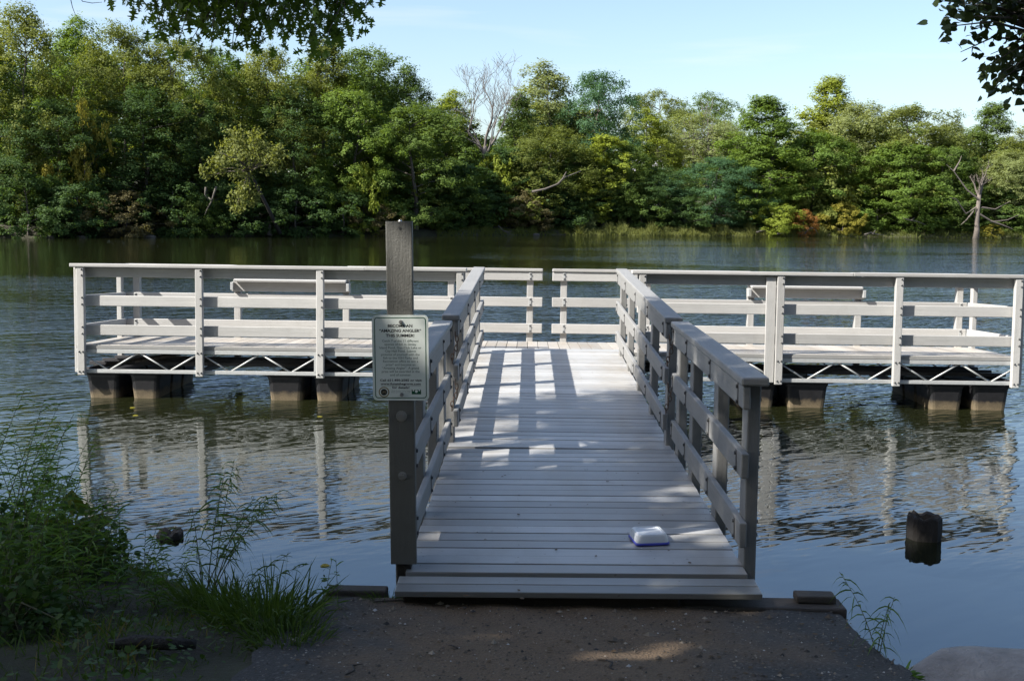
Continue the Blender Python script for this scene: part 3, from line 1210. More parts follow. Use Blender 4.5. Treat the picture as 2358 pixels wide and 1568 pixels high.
proto('broadA', 17, 10, 1, nclump=190, nleaf=202, ragged=.34, clump=.070)
proto('broadB', 17, 10, 2, nclump=170, nleaf=222, peak=.45, ragged=.40, clump=.075)
proto('broadC', 17, 11, 3, nclump=200, nleaf=202, peak=.6, ragged=.34, clump=.066, z0=.2)
proto('tallA', 18, 7.5, 4, nclump=170, nleaf=182, peak=.38, spire=.05, ragged=.40, clump=.062, z0=.1)
proto('tallB', 18, 7.5, 5, nclump=160, nleaf=189, peak=.45, spire=-.1, ragged=.42, clump=.064, z0=.1)
proto('mapleA', 13, 9, 6, nclump=160, nleaf=229, peak=.4, flat=.7, ragged=.40, z0=.05, clump=.070)
proto('mapleB', 13, 9, 7, nclump=165, nleaf=216, peak=.45, flat=.75, ragged=.45, z0=.05, clump=.066)
proto('feather', 13, 10, 8, nclump=190, nleaf=256, peak=.45, flat=.50, ragged=.40, z0=.08, leaf=0.158, clump=.085)
proto('column', 9, 4, 9, nclump=110, nleaf=148, peak=.45, ragged=.4, z0=.03, clump=.072, leaf=0.176)
proto('domeA', 15, 14, 10, nclump=240, nleaf=162, peak=.5, ragged=.15, z0=.1, clump=.055)
proto('shrubA', 4, 5, 11, nclump=80, nleaf=155, peak=.4, ragged=.45, z0=.0, clump=.10, leaf=0.150, r0=.07, k=14)
proto('shrubB', 4, 5, 12, nclump=75, nleaf=168, peak=.5, ragged=.5, z0=.0, clump=.105, leaf=0.150, r0=.07, k=14)
proto('shrubC', 4, 5, 13, nclump=85, nleaf=135, peak=.35, flat=.6, ragged=.5, z0=.0, clump=.095, leaf=0.141, r0=.06, k=14)
proto('bough', 5, 7, 14, nclump=46, nleaf=175, peak=.5, flat=.7, ragged=.6, z0=.05, clump=.09, leaf=0.167, r0=.1, k=20)

TINT = {
    'olive': leaf_mat('olive_leaves', (0.118, 0.145, 0.037)),
    'green': leaf_mat('green_leaves', (0.084, 0.132, 0.034)),
    'mid': leaf_mat('mid_green_leaves', (0.105, 0.165, 0.034)),
    'dark': leaf_mat('dark_green_leaves', (0.050, 0.091, 0.030)),
    'blue': leaf_mat('blue_green_leaves', (0.060, 0.121, 0.061)),
    'yellow': leaf_mat('yellow_green_leaves', (0.182, 0.227, 0.037)),
    'gold': leaf_mat('golden_leaves', (0.197, 0.186, 0.036)),
    'orange': leaf_mat('orange_leaves', (0.221, 0.116, 0.039)),
    'pale': leaf_mat('pale_olive_leaves', (0.172, 0.208, 0.089)),
    'brown': leaf_mat('dull_brown_green_leaves', (0.101, 0.091, 0.045)),
}


def plant_far(name, key, tint, x, y, zt, wd, label, cat, group=None, seed=0):
    me, tk, lb, H, Wd = PROTO[key]
    zb = float(far_z(np.array(x), np.array(y)))
    rs = random.Random(seed * 7 + int(x * 31) + int(y * 17))
    h = max(1.0, zt - zb)
    r_ = empty(name, (x, y, zb - .1), (0, 0, rs.uniform(0, 6.28)), label, cat, group)
    sxy, sz = wd * (1.22 if cat == 'tree' else 1.1) / Wd, h / H
    for nm, m_, mat in (('crown', me, TINT[tint]), ('trunk', tk, M_BARK), ('limbs', lb, M_BARK)):
        if not m_.materials: m_.materials.append(mat)
        o = bpy.data.objects.new(nm, m_)
        COL.objects.link(o)
        o.parent = r_
        o.scale = (sxy, sxy, sz)
        o.material_slots[0].link = 'OBJECT'
        o.material_slots[0].material = mat
    return r_


def far_tree(px_, top, wpx, off, key, tint, label, cat='tree', name='tree', group=None, seed=0):
    q_ = at(px_, 545, z=0)
    ds = float(np.interp(px_, SPX[:, 0], [at(a, b, z=0)[1] for a, b in SPX]))
    if off < 5 and px_ > 980: off = off + 2.6
    elif cat == 'shrub': off = off - .5
    Y = ds + off
    p = at(px_, top, Y=Y)
    plant_far(name, key, tint, p[0], Y, p[2], wpx * (Y) / FPX, label, cat, group, seed)


FT = [
    # picture x, top, width, metres behind the shoreline, shape, leaf colour, label
    (42, 18, 215, 5, 'broadA', 'olive', 'tall olive tree at the far left edge of the opposite shore'),
    (-70, 60, 200, 8, 'broadB', 'green', 'big green tree cut off by the left edge of the view'),
    (178, 46, 170, 12, 'tallB', 'mid', 'bright green tree rising second from the left edge'),
    (272, 55, 190, 8, 'broadB', 'olive', 'olive tree standing behind the golden shrub on the left shore'),
    (395, 88, 230, 6, 'broadC', 'olive', 'broad olive tree directly below the hanging oak branch'),
    (500, 118, 190, 9, 'broadA', 'mid', 'mid green tree below the right half of the hanging oak branch'),
    (610, 108, 190, 7, 'broadB', 'olive', 'light olive tree behind the leaning bough over the water'),
    (752, 92, 170, 9, 'tallA', 'olive', 'pointed olive tree right of the hanging oak branch tip'),
    (855, 112, 215, 12, 'broadC', 'green', 'tall broad green tree with open top left of the dead tree'),
    (935, 165, 150, 10, 'broadA', 'green', 'green tree whose crown slopes down toward the dead tree'),
    (1045, 212, 140, 14, 'tallB', 'yellow', 'yellow green tree directly behind the bare dead tree'),
    (960, 240, 215, 1.5, 'mapleA', 'green', 'leafy maple in full green at the shore left of the dead tree'),
    (800, 205, 190, 3.5, 'mapleB', 'mid', 'layered green maple at the shore behind the sign post'),
    (680, 200, 200, 5, 'broadB', 'dark', 'dark green tree between the leaning bough and the sign post'),
    (330, 200, 220, 3.5, 'broadA', 'dark', 'tree with shade darkened leaves in front of the broad olive trees on the left shore'),  # leaf colour darkened in place of deep shade on the left shore
    (470, 225, 200, 4, 'mapleB', 'dark', 'dark tree in the shade left of the leaning bough'),
    (120, 230, 210, 3, 'broadB', 'dark', 'dark low tree under the tall olive tree on the left'),
    (1250, 148, 175, 15, 'tallB', 'pale', 'tall pale olive tree just right of the dead tree'),
    (1370, 165, 190, 12, 'feather', 'blue', 'feathery blue green tree leaning right in the middle of the skyline'),
    (1195, 215, 110, 10, 'tallA', 'green', 'slim green tree squeezed beside the dead tree'),
    (1515, 212, 190, 55, 'domeA', 'olive', 'rounded olive tree on the distant rise, left of the pair'),
    (1630, 217, 190, 60, 'domeA', 'green', 'rounded green tree on the distant rise, right of the pair'),
    (1490, 255, 130, 30, 'tallB', 'yellow', 'yellow green tree above the roof in the gap of the shore'),
    (1610, 262, 190, 32, 'broadB', 'pale', 'greyish pale tree with bare twigs beneath the rounded pair'),
    (1680, 285, 120, 36, 'broadA', 'pale', 'small pale tree at the right end of the gap'),
    (1765, 222, 200, 6, 'tallA', 'mid', 'green tree with a pointed top right of the gap'),
    (1915, 178, 160, 16, 'tallA', 'yellow', 'tallest yellowish tree on the right half of the shore'),
    (1985, 235, 180, 12, 'broadB', 'pale', 'pale tree on the right shoulder of the tallest yellowish tree'),
    (2100, 243, 230, 12, 'broadC', 'olive', 'broad olive tree on the right skyline beside the tallest yellowish tree'),
    (2195, 285, 130, 16, 'broadA', 'pale', 'pale olive tree left of the pointed tree near the right edge'),
    (2288, 238, 140, 14, 'tallA', 'green', 'pointed green tree below the hanging round leaves on the right'),
    (2385, 290, 170, 10, 'broadB', 'olive', 'olive tree cut off by the right edge of the view'),
    (1880, 300, 190, 3, 'mapleA', 'mid', 'mid green tree in front of the tallest yellowish tree'),
    (1755, 330, 190, 2.5, 'mapleB', 'mid', 'leafy green tree above the orange shrubs on the right'),
    (2085, 330, 210, 2.5, 'mapleA', 'mid', 'bright green tree at the shore left of the grey snag'),
    (2190, 335, 150, 5, 'mapleB', 'green', 'green tree directly behind the grey snag'),
    (2330, 345, 150, 3, 'broadB', 'pale', 'greyish olive tree at the shore right of the grey snag'),
    (1395, 312, 120, 2, 'column', 'yellow', 'yellow green vine covered column tree in the middle of the shore'),
    (1510, 385, 160, 3, 'feather', 'dark', 'dark feathery tree below the roof in the gap'),
    (1645, 362, 190, 1.5, 'feather', 'blue', 'blue green tree with drooping layered boughs by the right reeds'),
    (1270, 290, 190, 5, 'broadB', 'olive', 'olive tree below the tall pale tree in the middle of the shore'),
    (1160, 335, 170, 4, 'mapleB', 'dark', 'dark bushy tree at the foot of the bare dead tree'),
    (1330, 345, 150, 4, 'mapleA', 'dark', 'dark green tree left of the yellow green column tree'),
    (1085, 380, 150, 2, 'mapleA', 'dark', 'dark low tree right of the leafy maple'),
    (1440, 330, 120, 5, 'broadA', 'green', 'green tree behind the yellow green column tree'),
]
for k_, f_ in enumerate(FT):
    far_tree(*f_, seed=k_)

FSH = [
    (190, 240, 110, 2.2, 'bough', 'gold', 'golden leaved small tree on the left shore'),
    (60, 400, 190, 1, 'shrubA', 'dark', 'dark shrub at the waterline by the left edge'),
    (175, 420, 170, .8, 'shrubB', 'dark', 'dark shrub at the waterline below the golden small tree'),  # dark leaf colour stands in for shade low on the bank
    (290, 440, 170, .6, 'shrubC', 'brown', 'brownish green shrub at the waterline on the left'),
    (395, 420, 170, 1, 'shrubA', 'dark', 'dark green shrub left of the broken bough'),
    (445, 455, 110, .5, 'shrubB', 'green', 'low bright shrub below the broken bough'),
    (560, 440, 170, 1, 'shrubC', 'dark', 'dark shrub under the leaning bough'),
    (680, 430, 170, 1, 'shrubA', 'dark', 'dark shrub between the leaning bough and the sign post'),
    (790, 440, 150, .8, 'shrubB', 'dark', 'dark rounded shrub at the waterline left of the sign post'),  # shade put into the leaf colour of this shrub
    (838, 385, 110, 1.5, 'shrubA', 'yellow', 'yellowish green shrub just left of the sign post'),
    (868, 470, 100, .5, 'shrubC', 'brown', 'twiggy brown shrub behind the sign post'),
    (1000, 445, 160, 1, 'shrubA', 'dark', 'dark shrub at the waterline right of the sign post'),
    (1100, 450, 150, 1, 'shrubB', 'green', 'green shrub at the waterline below the dead tree'),
    (1140, 355, 100, 2.5, 'shrubB', 'yellow', 'yellow tinged shrub to the right of the dead tree'),
    (1200, 430, 160, 1, 'shrubC', 'brown', 'dull brownish shrub below the dead limb'),
    (1300, 440, 150, 1.2, 'shrubA', 'dark', 'dark green shrub left of the reeds'),
    (1345, 485, 55, .4, 'shrubB', 'pale', 'small pale shrub at the left end of the reeds'),
    (1480, 430, 140, 1.5, 'shrubA', 'green', 'green shrub right of the yellow green column tree'),
    (1570, 450, 140, 1, 'shrubB', 'dark', 'dark shrub behind the reeds'),
    (1500, 365, 100, 12, 'shrubA', 'yellow', 'yellow green shrub beside the roof in the gap'),
    (1720, 455, 120, 1, 'shrubC', 'dark', 'dark green shrub left of the orange shrubs'),
    (1790, 470, 110, -1.7, 'shrubB', 'yellow', 'yellow shrub beside the red orange shrub'),
    (1852, 484, 70, -2.0, 'shrubA', 'orange', 'red orange shrub at the waterline on the right'),
    (1942, 465, 85, -1.7, 'shrubC', 'gold', 'small orange shrub right of the red orange one'),
    (2020, 460, 150, .6, 'shrubB', 'mid', 'bright green shrub at the waterline on the right'),
    (2120, 455, 140, .7, 'shrubA', 'mid', 'leafy green shrub left of the grey snag'),
    (2200, 480, 110, .8, 'shrubC', 'green', 'low green shrub beside the foot of the grey snag'),
    (2320, 470, 140, .8, 'shrubB', 'green', 'low green shrub at the right edge of the shore'),
    (2285, 515, 50, -1.9, 'shrubC', 'gold', 'tiny tan shrub right of the grey snag'),
]
for k_, f_ in enumerate(FSH):
    far_tree(*f_, cat='shrub', name='shrub', seed=k_ + 100)

# wood that fills the depth behind the trees along the shore
rs = random.Random(5)
WV, WT, WM = [], [], []
WTINT = ['green', 'olive', 'dark', 'mid']


def wood_tree(px_, top, wpx, off, key, tint):
    ds = float(np.interp(px_, SPX[:, 0], [at(a, b, z=0)[1] for a, b in SPX]))
    Y = ds + off
    p = at(px_, top, Y=Y)
    H, Wd = PROTO[key][3:]
    V, T = RAW[key]
    zb = float(far_z(np.array(p[0]), np.array(Y)))
    sz = max(2, p[2] - zb) / H
    sxy = wpx * Y / FPX / Wd
    V, T = V[::4], T[::4]
    c_ = V.mean(1, keepdims=True)
    V = c_ + (V - c_) * 1.75
    a_ = rs.uniform(0, 6.28)
    ca, sa = math.cos(a_), math.sin(a_)
    x_, y_ = V[..., 0] * sxy, V[..., 1] * sxy
    WV.append(np.stack([x_ * ca - y_ * sa + p[0], x_ * sa + y_ * ca + Y, V[..., 2] * sz + zb - .1], -1))
    WT.append(T)
    WM.append(np.full(len(T), WTINT.index(tint)))


SKX = [-1500, -500, 0, 130, 300, 480, 700, 860, 960, 1000, 1080, 1160, 1250, 1400, 1450, 1560, 1690, 1760, 1900, 2100, 2230, 2300, 2358, 3000, 4000]
SKY_ = [60, 60, 60, 90, 90, 130, 130, 150, 200, 260, 270, 280, 220, 230, 320, 330, 320, 270, 245, 255, 290, 300, 310, 330, 330]
for k_ in range(112):
    px_ = -1500 + 4700 * (k_ + rs.random()) / 112
    tp = float(np.interp(px_, SKX, SKY_)) + rs.uniform(5, 90)
    if 1430 < px_ < 1720: off = rs.uniform(70, 110); tp = max(tp, 330)
    else: off = rs.uniform(14, 34)
    wood_tree(px_, tp, rs.uniform(150, 250), off, rs.choice(['broadA', 'broadB', 'broadC', 'mapleA', 'domeA']), rs.choice(['green', 'olive', 'dark', 'dark', 'mid']))
for k_ in range(66):
    px_ = -1500 + 4600 * (k_ + rs.random()) / 66
    if 1440 < px_ < 1710: continue
    wood_tree(px_, rs.uniform(370, 440), rs.uniform(140, 200), rs.uniform(4, 10), rs.choice(['shrubA', 'shrubB', 'mapleB']), rs.choice(['green', 'dark', 'dark', 'dark', 'olive']))

me = poly_mesh('woodland', np.concatenate(WV), 4, np.concatenate(WT))
for t_ in WTINT: me.materials.append(TINT[t_])
me.polygons.foreach_set('material_index', np.concatenate(WM).astype(np.int32))
o = link('woodland', me)
tag(o, 'deep shady wood filling the space behind the trees of the far shore', 'woodland', kind='stuff')


# bare trees
def bare(name, base, target_top, spread, r0, seed, label, m, levels=5, lean=(0, 0), trunk_frac=.38, n0=5):
    rs_ = random.Random(seed)
    root = empty(name, base, (0, 0, 0), label, 'dead tree')
    H = target_top
    tk = MB()
    pts = [Vector((0, 0, -.5)), Vector((.1, 0, H * .12)), Vector((lean[0] * .4, 0, H * .25)), Vector((lean[0], lean[1], H * trunk_frac))]
    tk.tube(pts, [r0 * 1.3, r0, r0 * .85, r0 * .7], 8)
    tk.build('trunk', m, root, smooth=True)
    br = MB()

    def grow(p, d, L, r, lev):
        n_ = 4
        q_ = p.copy()
        ps = [q_.copy()]
        dd = d.copy()
        for i_ in range(n_):
            dd = (dd + Vector((rs_.gauss(0, .13), rs_.gauss(0, .13), rs_.gauss(.05, .08)))).normalized()
            q_ = q_ + dd * L / n_
            ps.append(q_.copy())
        br.tube(ps, [max(.012, r * (1 - .5 * i_ / n_)) for i_ in range(n_ + 1)], 5 if lev < 3 else 3, False)
        if lev >= levels: return
        for i_ in range(rs_.choice([2, 3, 3])):
            t = rs_.choice([1, 2, 3, 4, 4])
            side = Vector((rs_.gauss(0, 1), rs_.gauss(0, .8), rs_.gauss(.25, .5))).normalized()
            nd = (dd * 1.0 + side * rs_.uniform(.45, .85)).normalized()
            grow(ps[t], nd, L * rs_.uniform(.55, .8), r * rs_.uniform(.42, .6), lev + 1)

    for k__ in range(n0):
        a = -1 + 2 * k__ / (n0 - 1) if n0 > 1 else 0
        d = Vector((a * spread + rs_.uniform(-.1, .1), rs_.uniform(-.3, .3), 1)).normalized()
        st = pts[2].lerp(pts[3], rs_.uniform(.4, 1)) if k__ != n0 // 2 else pts[3]
        grow(st, d, H * (1 - trunk_frac) * rs_.uniform(.42, .55), r0 * rs_.uniform(.4, .6), 1)
    br.build('branches', m, root, smooth=True)
    return root


q_ = at(1110, 400, Y=112)
zb = float(far_z(np.array(q_[0]), np.array(112.)))
bare('dead_tree', (q_[0], 112, zb), at(1108, 150, Y=112)[2] - zb, .62, .27, 12, 'tall bare dead tree with forked grey branches against the sky', M_DEADBARK, 6, (.3, 0), .48, 5)
q_ = at(1630, 340, Y=140)
bare('dead_tree', (q_[0], 140, 5), at(1630, 268, Y=140)[2] - 5, .7, .22, 4, 'smaller bare pale tree in front of the rounded pair on the rise', M_DEADBARK, 5, (.2, 0), .4, 5)
q_ = at(2249, 549, z=0)
sn = bare('dead_tree', (q_[0], q_[1] + .3, 0), at(2249, 385, Y=q_[1])[2], .5, .29, 23, 'grey snag with broken limbs standing at the waterline on the right', M_SNAG, 4, (.1, 0), .62, 4)
mb = MB()
s_ = q_[1] / FPX
for pts in ([(0, 88), (-30, 110), (-62, 150), (-80, 165)], [(-5, 70), (-28, 55), (-52, 88), (-70, 92)], [(4, 55), (35, 38), (70, 42), (98, 55)], [(30, 40), (62, 30), (84, 22)], [(-62, 150), (-50, 172), (-46, 185)], [(-10, 62), (-25, 42), (-38, 30)], [(8, 70), (40, 66), (75, 85)]):
    mb.tube([(a * s_, -.2 + .004 * a, b * s_) for a, b in pts], [.10 * (1 - .75 * k_ / (len(pts) - 1)) for k_ in range(len(pts))], 6, False)
mb.build('branch', M_SNAG, sn, smooth=True)


def limb_thing(name, ptspx, off, r0, label, cat='branch', group=None):
    ds = float(np.interp(ptspx[0][0][0], SPX[:, 0], [at(a, b, z=0)[1] for a, b in SPX])) + off
    o = at(*ptspx[0][0], Y=ds)
    mb = MB()
    for ln in ptspx:
        ps = [at(a, b, Y=ds + .1 * k_) - o for k_, (a, b) in enumerate(ln)]
        mb.tube(ps, [r0 * (1 - .7 * k_ / (len(ps) - 1)) for k_ in range(len(ps))], 6, True)
    ob = mb.build(name, M_DRIFT, None, smooth=True)
    ob.location = o
    return tag(ob, label, cat, group)


limb_thing('dead_branch', [[(1225, 442), (1255, 436), (1285, 424), (1302, 408), (1338, 394)], [(1285, 424), (1296, 412), (1304, 396)]], -.8, .13, 'bare pale dead limb reaching up right over the shrubs')
limb_thing('dead_branch', [[(498, 430), (492, 448), (488, 462), (478, 480), (472, 494)], [(488, 462), (480, 455)], [(474, 432), (472, 448), (480, 460)]], -3, .10, 'broken dead branch hanging from the leaning bough on the left')
limb_thing('driftwood', [[(1842, 541), (1855, 537), (1864, 526), (1876, 525), (1884, 540)], [(1838, 538), (1850, 534), (1862, 537)]], -.3, .12, 'arched pale driftwood at the waterline below the red orange shrub')
limb_thing('driftwood', [[(1990, 541), (2005, 536), (2020, 540), (2034, 541)], [(2010, 540), (2016, 530)]], -.3, .11, 'low tangle of pale driftwood at the waterline under the bright green shrub')
limb_thing('dead_branch', [[(2080, 502), (2098, 508), (2112, 510), (2132, 518)], [(2098, 508), (2106, 502)]], -.4, .09, 'pale dead branch sticking out left of the grey snag')
limb_thing('driftwood', [[(1742, 535), (1752, 532), (1762, 531)], [(1790, 538), (1804, 537)]], -.2, .10, 'small pale driftwood stick at the reeds right of the middle')
limb_thing('dead_branch', [[(1147, 520), (1160, 532), (1170, 538), (1184, 542)], [(1160, 532), (1176, 536)]], -.2, .06, 'thin bare branch dipping to the water right of the sign post')
limb_thing('stump', [[(620, 543), (621, 530), (622, 514)]], -.4, .26, 'grey stump at the waterline left of the sign post', 'stump')

# leaning bough over the water on the left
qb = at(560, 390, Y=84)
bt = empty('leaning_tree', (qb[0], 88.5, .3), (0, 0, 0), 'light olive tree leaning out over the water on the left shore', 'tree')
mb = MB()
mb.tube([(1.5, 1, 0), (1, -.8, 2), (.4, -2.8, 4.2), (-.2, -4.4, 5.6), (-1.6, -5.2, 6.2)], [.17, .14, .11, .08, .03], 8)
mb.build('trunk', M_ROT, bt, smooth=True)
rsn = np.random.default_rng(77)
cs = []
for a, b, s in ((560, 312, 1.0), (535, 330, 1), (590, 325, 1), (615, 340, 1.1), (640, 355, .8), (515, 370, .9), (500, 390, .9), (545, 365, 1.1), (580, 355, 1.1), (605, 372, .9), (480, 405, .7), (550, 400, .9), (560, 435, .9), (555, 460, .8), (545, 475, .6), (575, 450, .7), (520, 345, .8), (630, 378, .7)):
    p_ = at(a, b, Y=84 + rsn.uniform(-1, 1))
    cs.append((*(p_ - np.array([qb[0], 88.5, .3])), s))
cs = np.array(cs)
VV, TT = [], []
for c in cs:
    n = 260
    K = 9
    td = unit(rsn.normal(size=(K, 3))) * [1.15, 1.0, .8] * c[3] * rsn.uniform(.3, 1.15, (K, 1))
    kk = rsn.integers(0, K, n)
    P = c[:3] + td[kk] + rsn.normal(size=(n, 3)) * .23 * c[3]
    nr = unit(td[kk] + np.array([-.3, -.2, .5]) + rsn.normal(size=(n, 3)) * .6)
    t1 = unit(np.cross(nr, rsn.normal(size=(n, 3)))); t2 = np.cross(nr, t1)
    L = .22 * rsn.uniform(.6, 1.3, (n, 1))
    VV.append(np.stack([P - t1 * L * .5, P + t2 * L * .32, P + t1 * L * .5, P - t2 * L * .32], 1))
    TT.append(np.clip(rsn.uniform(0, 1) * .3 + rsn.uniform(0, 1, K)[kk] * .4 + rsn.uniform(0, .3, n), 0, 1))
link('crown', poly_mesh('crown', np.concatenate(VV), 4, np.concatenate(TT)), leaf_mat('light_olive_leaves', (.135, .155, .05)), bt)
mb = MB()
for c in cs:
    mb.tube([(.2, -3.6, 4.8), ((c[0] + .2) / 2, (c[1] - 3.6) / 2, (c[2] + 4.8) / 2 + .2), tuple(c[:3])], [.07, .045, .015], 5, False)
mb.build('limbs', M_BARK, bt, smooth=True)


# reeds and grass along the far waterline
def blades(P0, D, L, Wd, droop, rs_, seg=3):
    """grass-like strips: bases P0, directions D, lengths L, widths Wd, droop; returns verts, quads"""
    n = len(P0)
    s = np.linspace(0, 1, seg + 1)
    c = P0[:, None] + D[:, None] * (L[:, None] * s)[..., None]
    c[:, :, 2] -= (droop * L)[:, None] * s ** 2
    side = unit(np.cross(D, rs_.normal(size=(n, 3)) * [1, 1, .3]))
    prof = np.array([.75, 1.0, .75, .04]) if seg == 3 else np.interp(s, [0, .4, .8, 1], [.5, 1, .6, .03])
    off = side[:, None] * (Wd[:, None] * prof)[..., None] * .5
    V = np.stack([c - off, c + off], 2).reshape(n, -1, 3)       # (n, (seg+1)*2, 3)
    k = np.arange(seg)
    q_ = np.stack([2 * k, 2 * k + 1, 2 * k + 3, 2 * k + 2], -1)
    Q = (np.arange(n)[:, None, None] * (2 * (seg + 1)) + q_[None]).reshape(-1, 4)
    return V.reshape(-1, 3), Q


def blade_mesh(name, parts):
    vs, qs, ts, k = [], [], [], 0
    for V, Q, T in parts:
        vs.append(V); qs.append(Q + k); ts.append(T)
        k += len(V)
    return indexed_mesh(name, np.concatenate(vs), np.concatenate(qs), np.concatenate(ts))


def reeds(px0, px1, n, h, m, label, seed, depth=2.6):
    r_ = np.random.default_rng(seed)
    a = at(px0, 545, z=0)[0]; b = at(px1, 545, z=0)[0]
    x_ = r_.uniform(a, b, n)
    y_ = far_shore(x_) + r_.uniform(-.1, depth, n)
    z_ = far_z(x_, y_) - .05
    D = unit(np.stack([r_.normal(0, .3, n), r_.normal(0, .3, n), np.ones(n)], -1))
    V, Q = blades(np.stack([x_, y_, z_], -1), D, h * r_.uniform(.5, 1.3, n) * (.3 + .7 * (np.sin(x_ * .8 + seed) * np.sin(x_ * 2.1 + 1)) ** 2), np.full(n, .05), r_.uniform(0, .5, n), r_)
    o = link('reeds', blade_mesh('reeds', [(V, Q, np.repeat(r_.uniform(0, 1, n), 3))]), m)
    tag(o, label, 'reeds', kind='stuff')


M_REED = leaf_mat('yellow_green_reeds', (.125, .14, .045), .35)
M_REEDG = leaf_mat('green_reeds', (.09, .11, .03), .35)
reeds(1335, 1610, 8000, 1.25, M_REED, 'sunlit yellow green reeds along the middle of the far shore', 1)
reeds(1000, 1335, 4500, .8, M_REEDG, 'dull green reeds in the shade below the dead tree', 2)
reeds(1735, 1905, 6000, 1.5, M_REED, 'tall yellow reeds below the orange shrubs on the right shore', 3)
reeds(1905, 2360, 5500, .9, M_REEDG, 'green reeds along the right end of the far shore', 4)
reeds(1610, 1735, 3500, 1.2, M_REED, 'thin reeds below the blue green tree', 5)
M_DARKROCK = rock_mat('dark_wet_rock', (.085, .078, .07))
for k_, (a, b, s) in enumerate(((110, 546, .45), (190, 546, .35), (345, 546, .4), (2170, 545, .35), (1575, 541, .3), (1235, 540, .3))):
    p_ = at(a, b + 1.5, z=0)
    rock('shore_rock', (p_[0], p_[1] - .1, .05), (s * 1.3, s * .7, s * .45), 20 + k_, ['dark rock at the waterline near the left edge of the far shore', 'flat grey rock at the waterline below the golden tree', 'rock at the waterline below the hanging oak branch', 'rock at the waterline left of the grey snag', 'small rock at the foot of the middle reeds', 'small rock at the waterline below the dead limb'][k_], 'rock', 2, m=M_DARKROCK)


# houses glimpsed through the trees
def house(px_, py, Y, wpx, label, wallc, seed):
    p_ = at(px_, py, Y=Y)
    wd = wpx * Y / FPX
    r_ = empty('house', (p_[0], Y, 0), (0, 0, 0), label, 'house')
    wm_ = plain('house_siding', wallc, .8, 0, .1, 2, 0)
    zt_ = p_[2]
    bar('wall', wm_, r_, -wd / 2, wd / 2, 0, 8, 3, zt_ - 1.6, 0)
    rf = MB()
    rf.loft([[(-wd / 2 - .5, -.6, zt_ - 1.75), (-wd / 2 - .5, 8.6, zt_ - 1.75), (-wd / 2 - .5, 4, zt_)], [(wd / 2 + .5, -.6, zt_ - 1.75), (wd / 2 + .5, 8.6, zt_ - 1.75), (wd / 2 + .5, 4, zt_)]])
    rf.build('roof', plain('grey_shingles', (.30, .30, .31), .85, 0, .2, 1.5, 0), r_)
    for a in (-.3, .25):
        f_ = bar('window', M_PAINT, r_, wd * a - .6, wd * a + .6, -.05, -.003, zt_ - 3.4, zt_ - 2.1, 0)
        bar('pane', M_DARKSTEEL, f_, wd * a - .5, wd * a + .5, -.06, -.052, zt_ - 3.3, zt_ - 2.2, 0)


house(1478, 364, 150, 90, 'grey roofed house half hidden by trees in the gap of the shore', (.35, .36, .38), 1)
house(1702, 398, 146, 60, 'small grey roofed house glimpsed right of the gap', (.25, .27, .29), 2)
house(5, 344, 112, 110, 'pale house glimpsed between trunks at the left edge of the far shore', (.6, .6, .6), 3)

# ------------------------------------------------------------------ overhanging trees beside the camera
def shaped_leaves(P, D, N, L, outline, rs_, fold=.0):
    """flat outlined leaves: tips along D, face normal N, length L; outline = points (along, across)"""
    D = unit(D)
    Sd = unit(np.cross(N, D))
    N = np.cross(D, Sd)
    o = np.array(outline)
    curl = (o[:, 0] ** 2)
    V = (P[:, None] + D[:, None] * (L[:, None] * o[None, :, 0])[..., None] + Sd[:, None] * (L[:, None] * o[None, :, 1])[..., None]
         + N[:, None] * (L[:, None] * (np.abs(o[None, :, 1]) * fold - .12 * curl[None]))[..., None])
    return V


_h = [(.0, .012), (.14, .03), (.20, .17), (.28, .07), (.36, .36), (.42, .30), (.46, .08), (.56, .09), (.66, .40), (.70, .33), (.70, .10), (.82, .20), (.86, .08), (1.0, .0)]
OAK = _h + [(a, -b) for a, b in _h[-2::-1]]
POP = [(0, 0), (-.06, .25), (.10, .45), (.32, .48), (.58, .34), (.82, .13), (1.0, 0), (.82, -.13), (.58, -.34), (.32, -.48), (.10, -.45), (-.06, -.25)]


def inside(x, y, poly):
    c = np.zeros(x.shape, bool)
    n = len(poly)
    for i_ in range(n):
        x0, y0 = poly[i_]; x1, y1 = poly[(i_ + 1) % n]
        m_ = ((y0 > y) != (y1 > y))
        c ^= m_ & (x < (x1 - x0) * (y - y0) / (y1 - y0 + 1e-12) + x0)
    return c


PLUGS = []


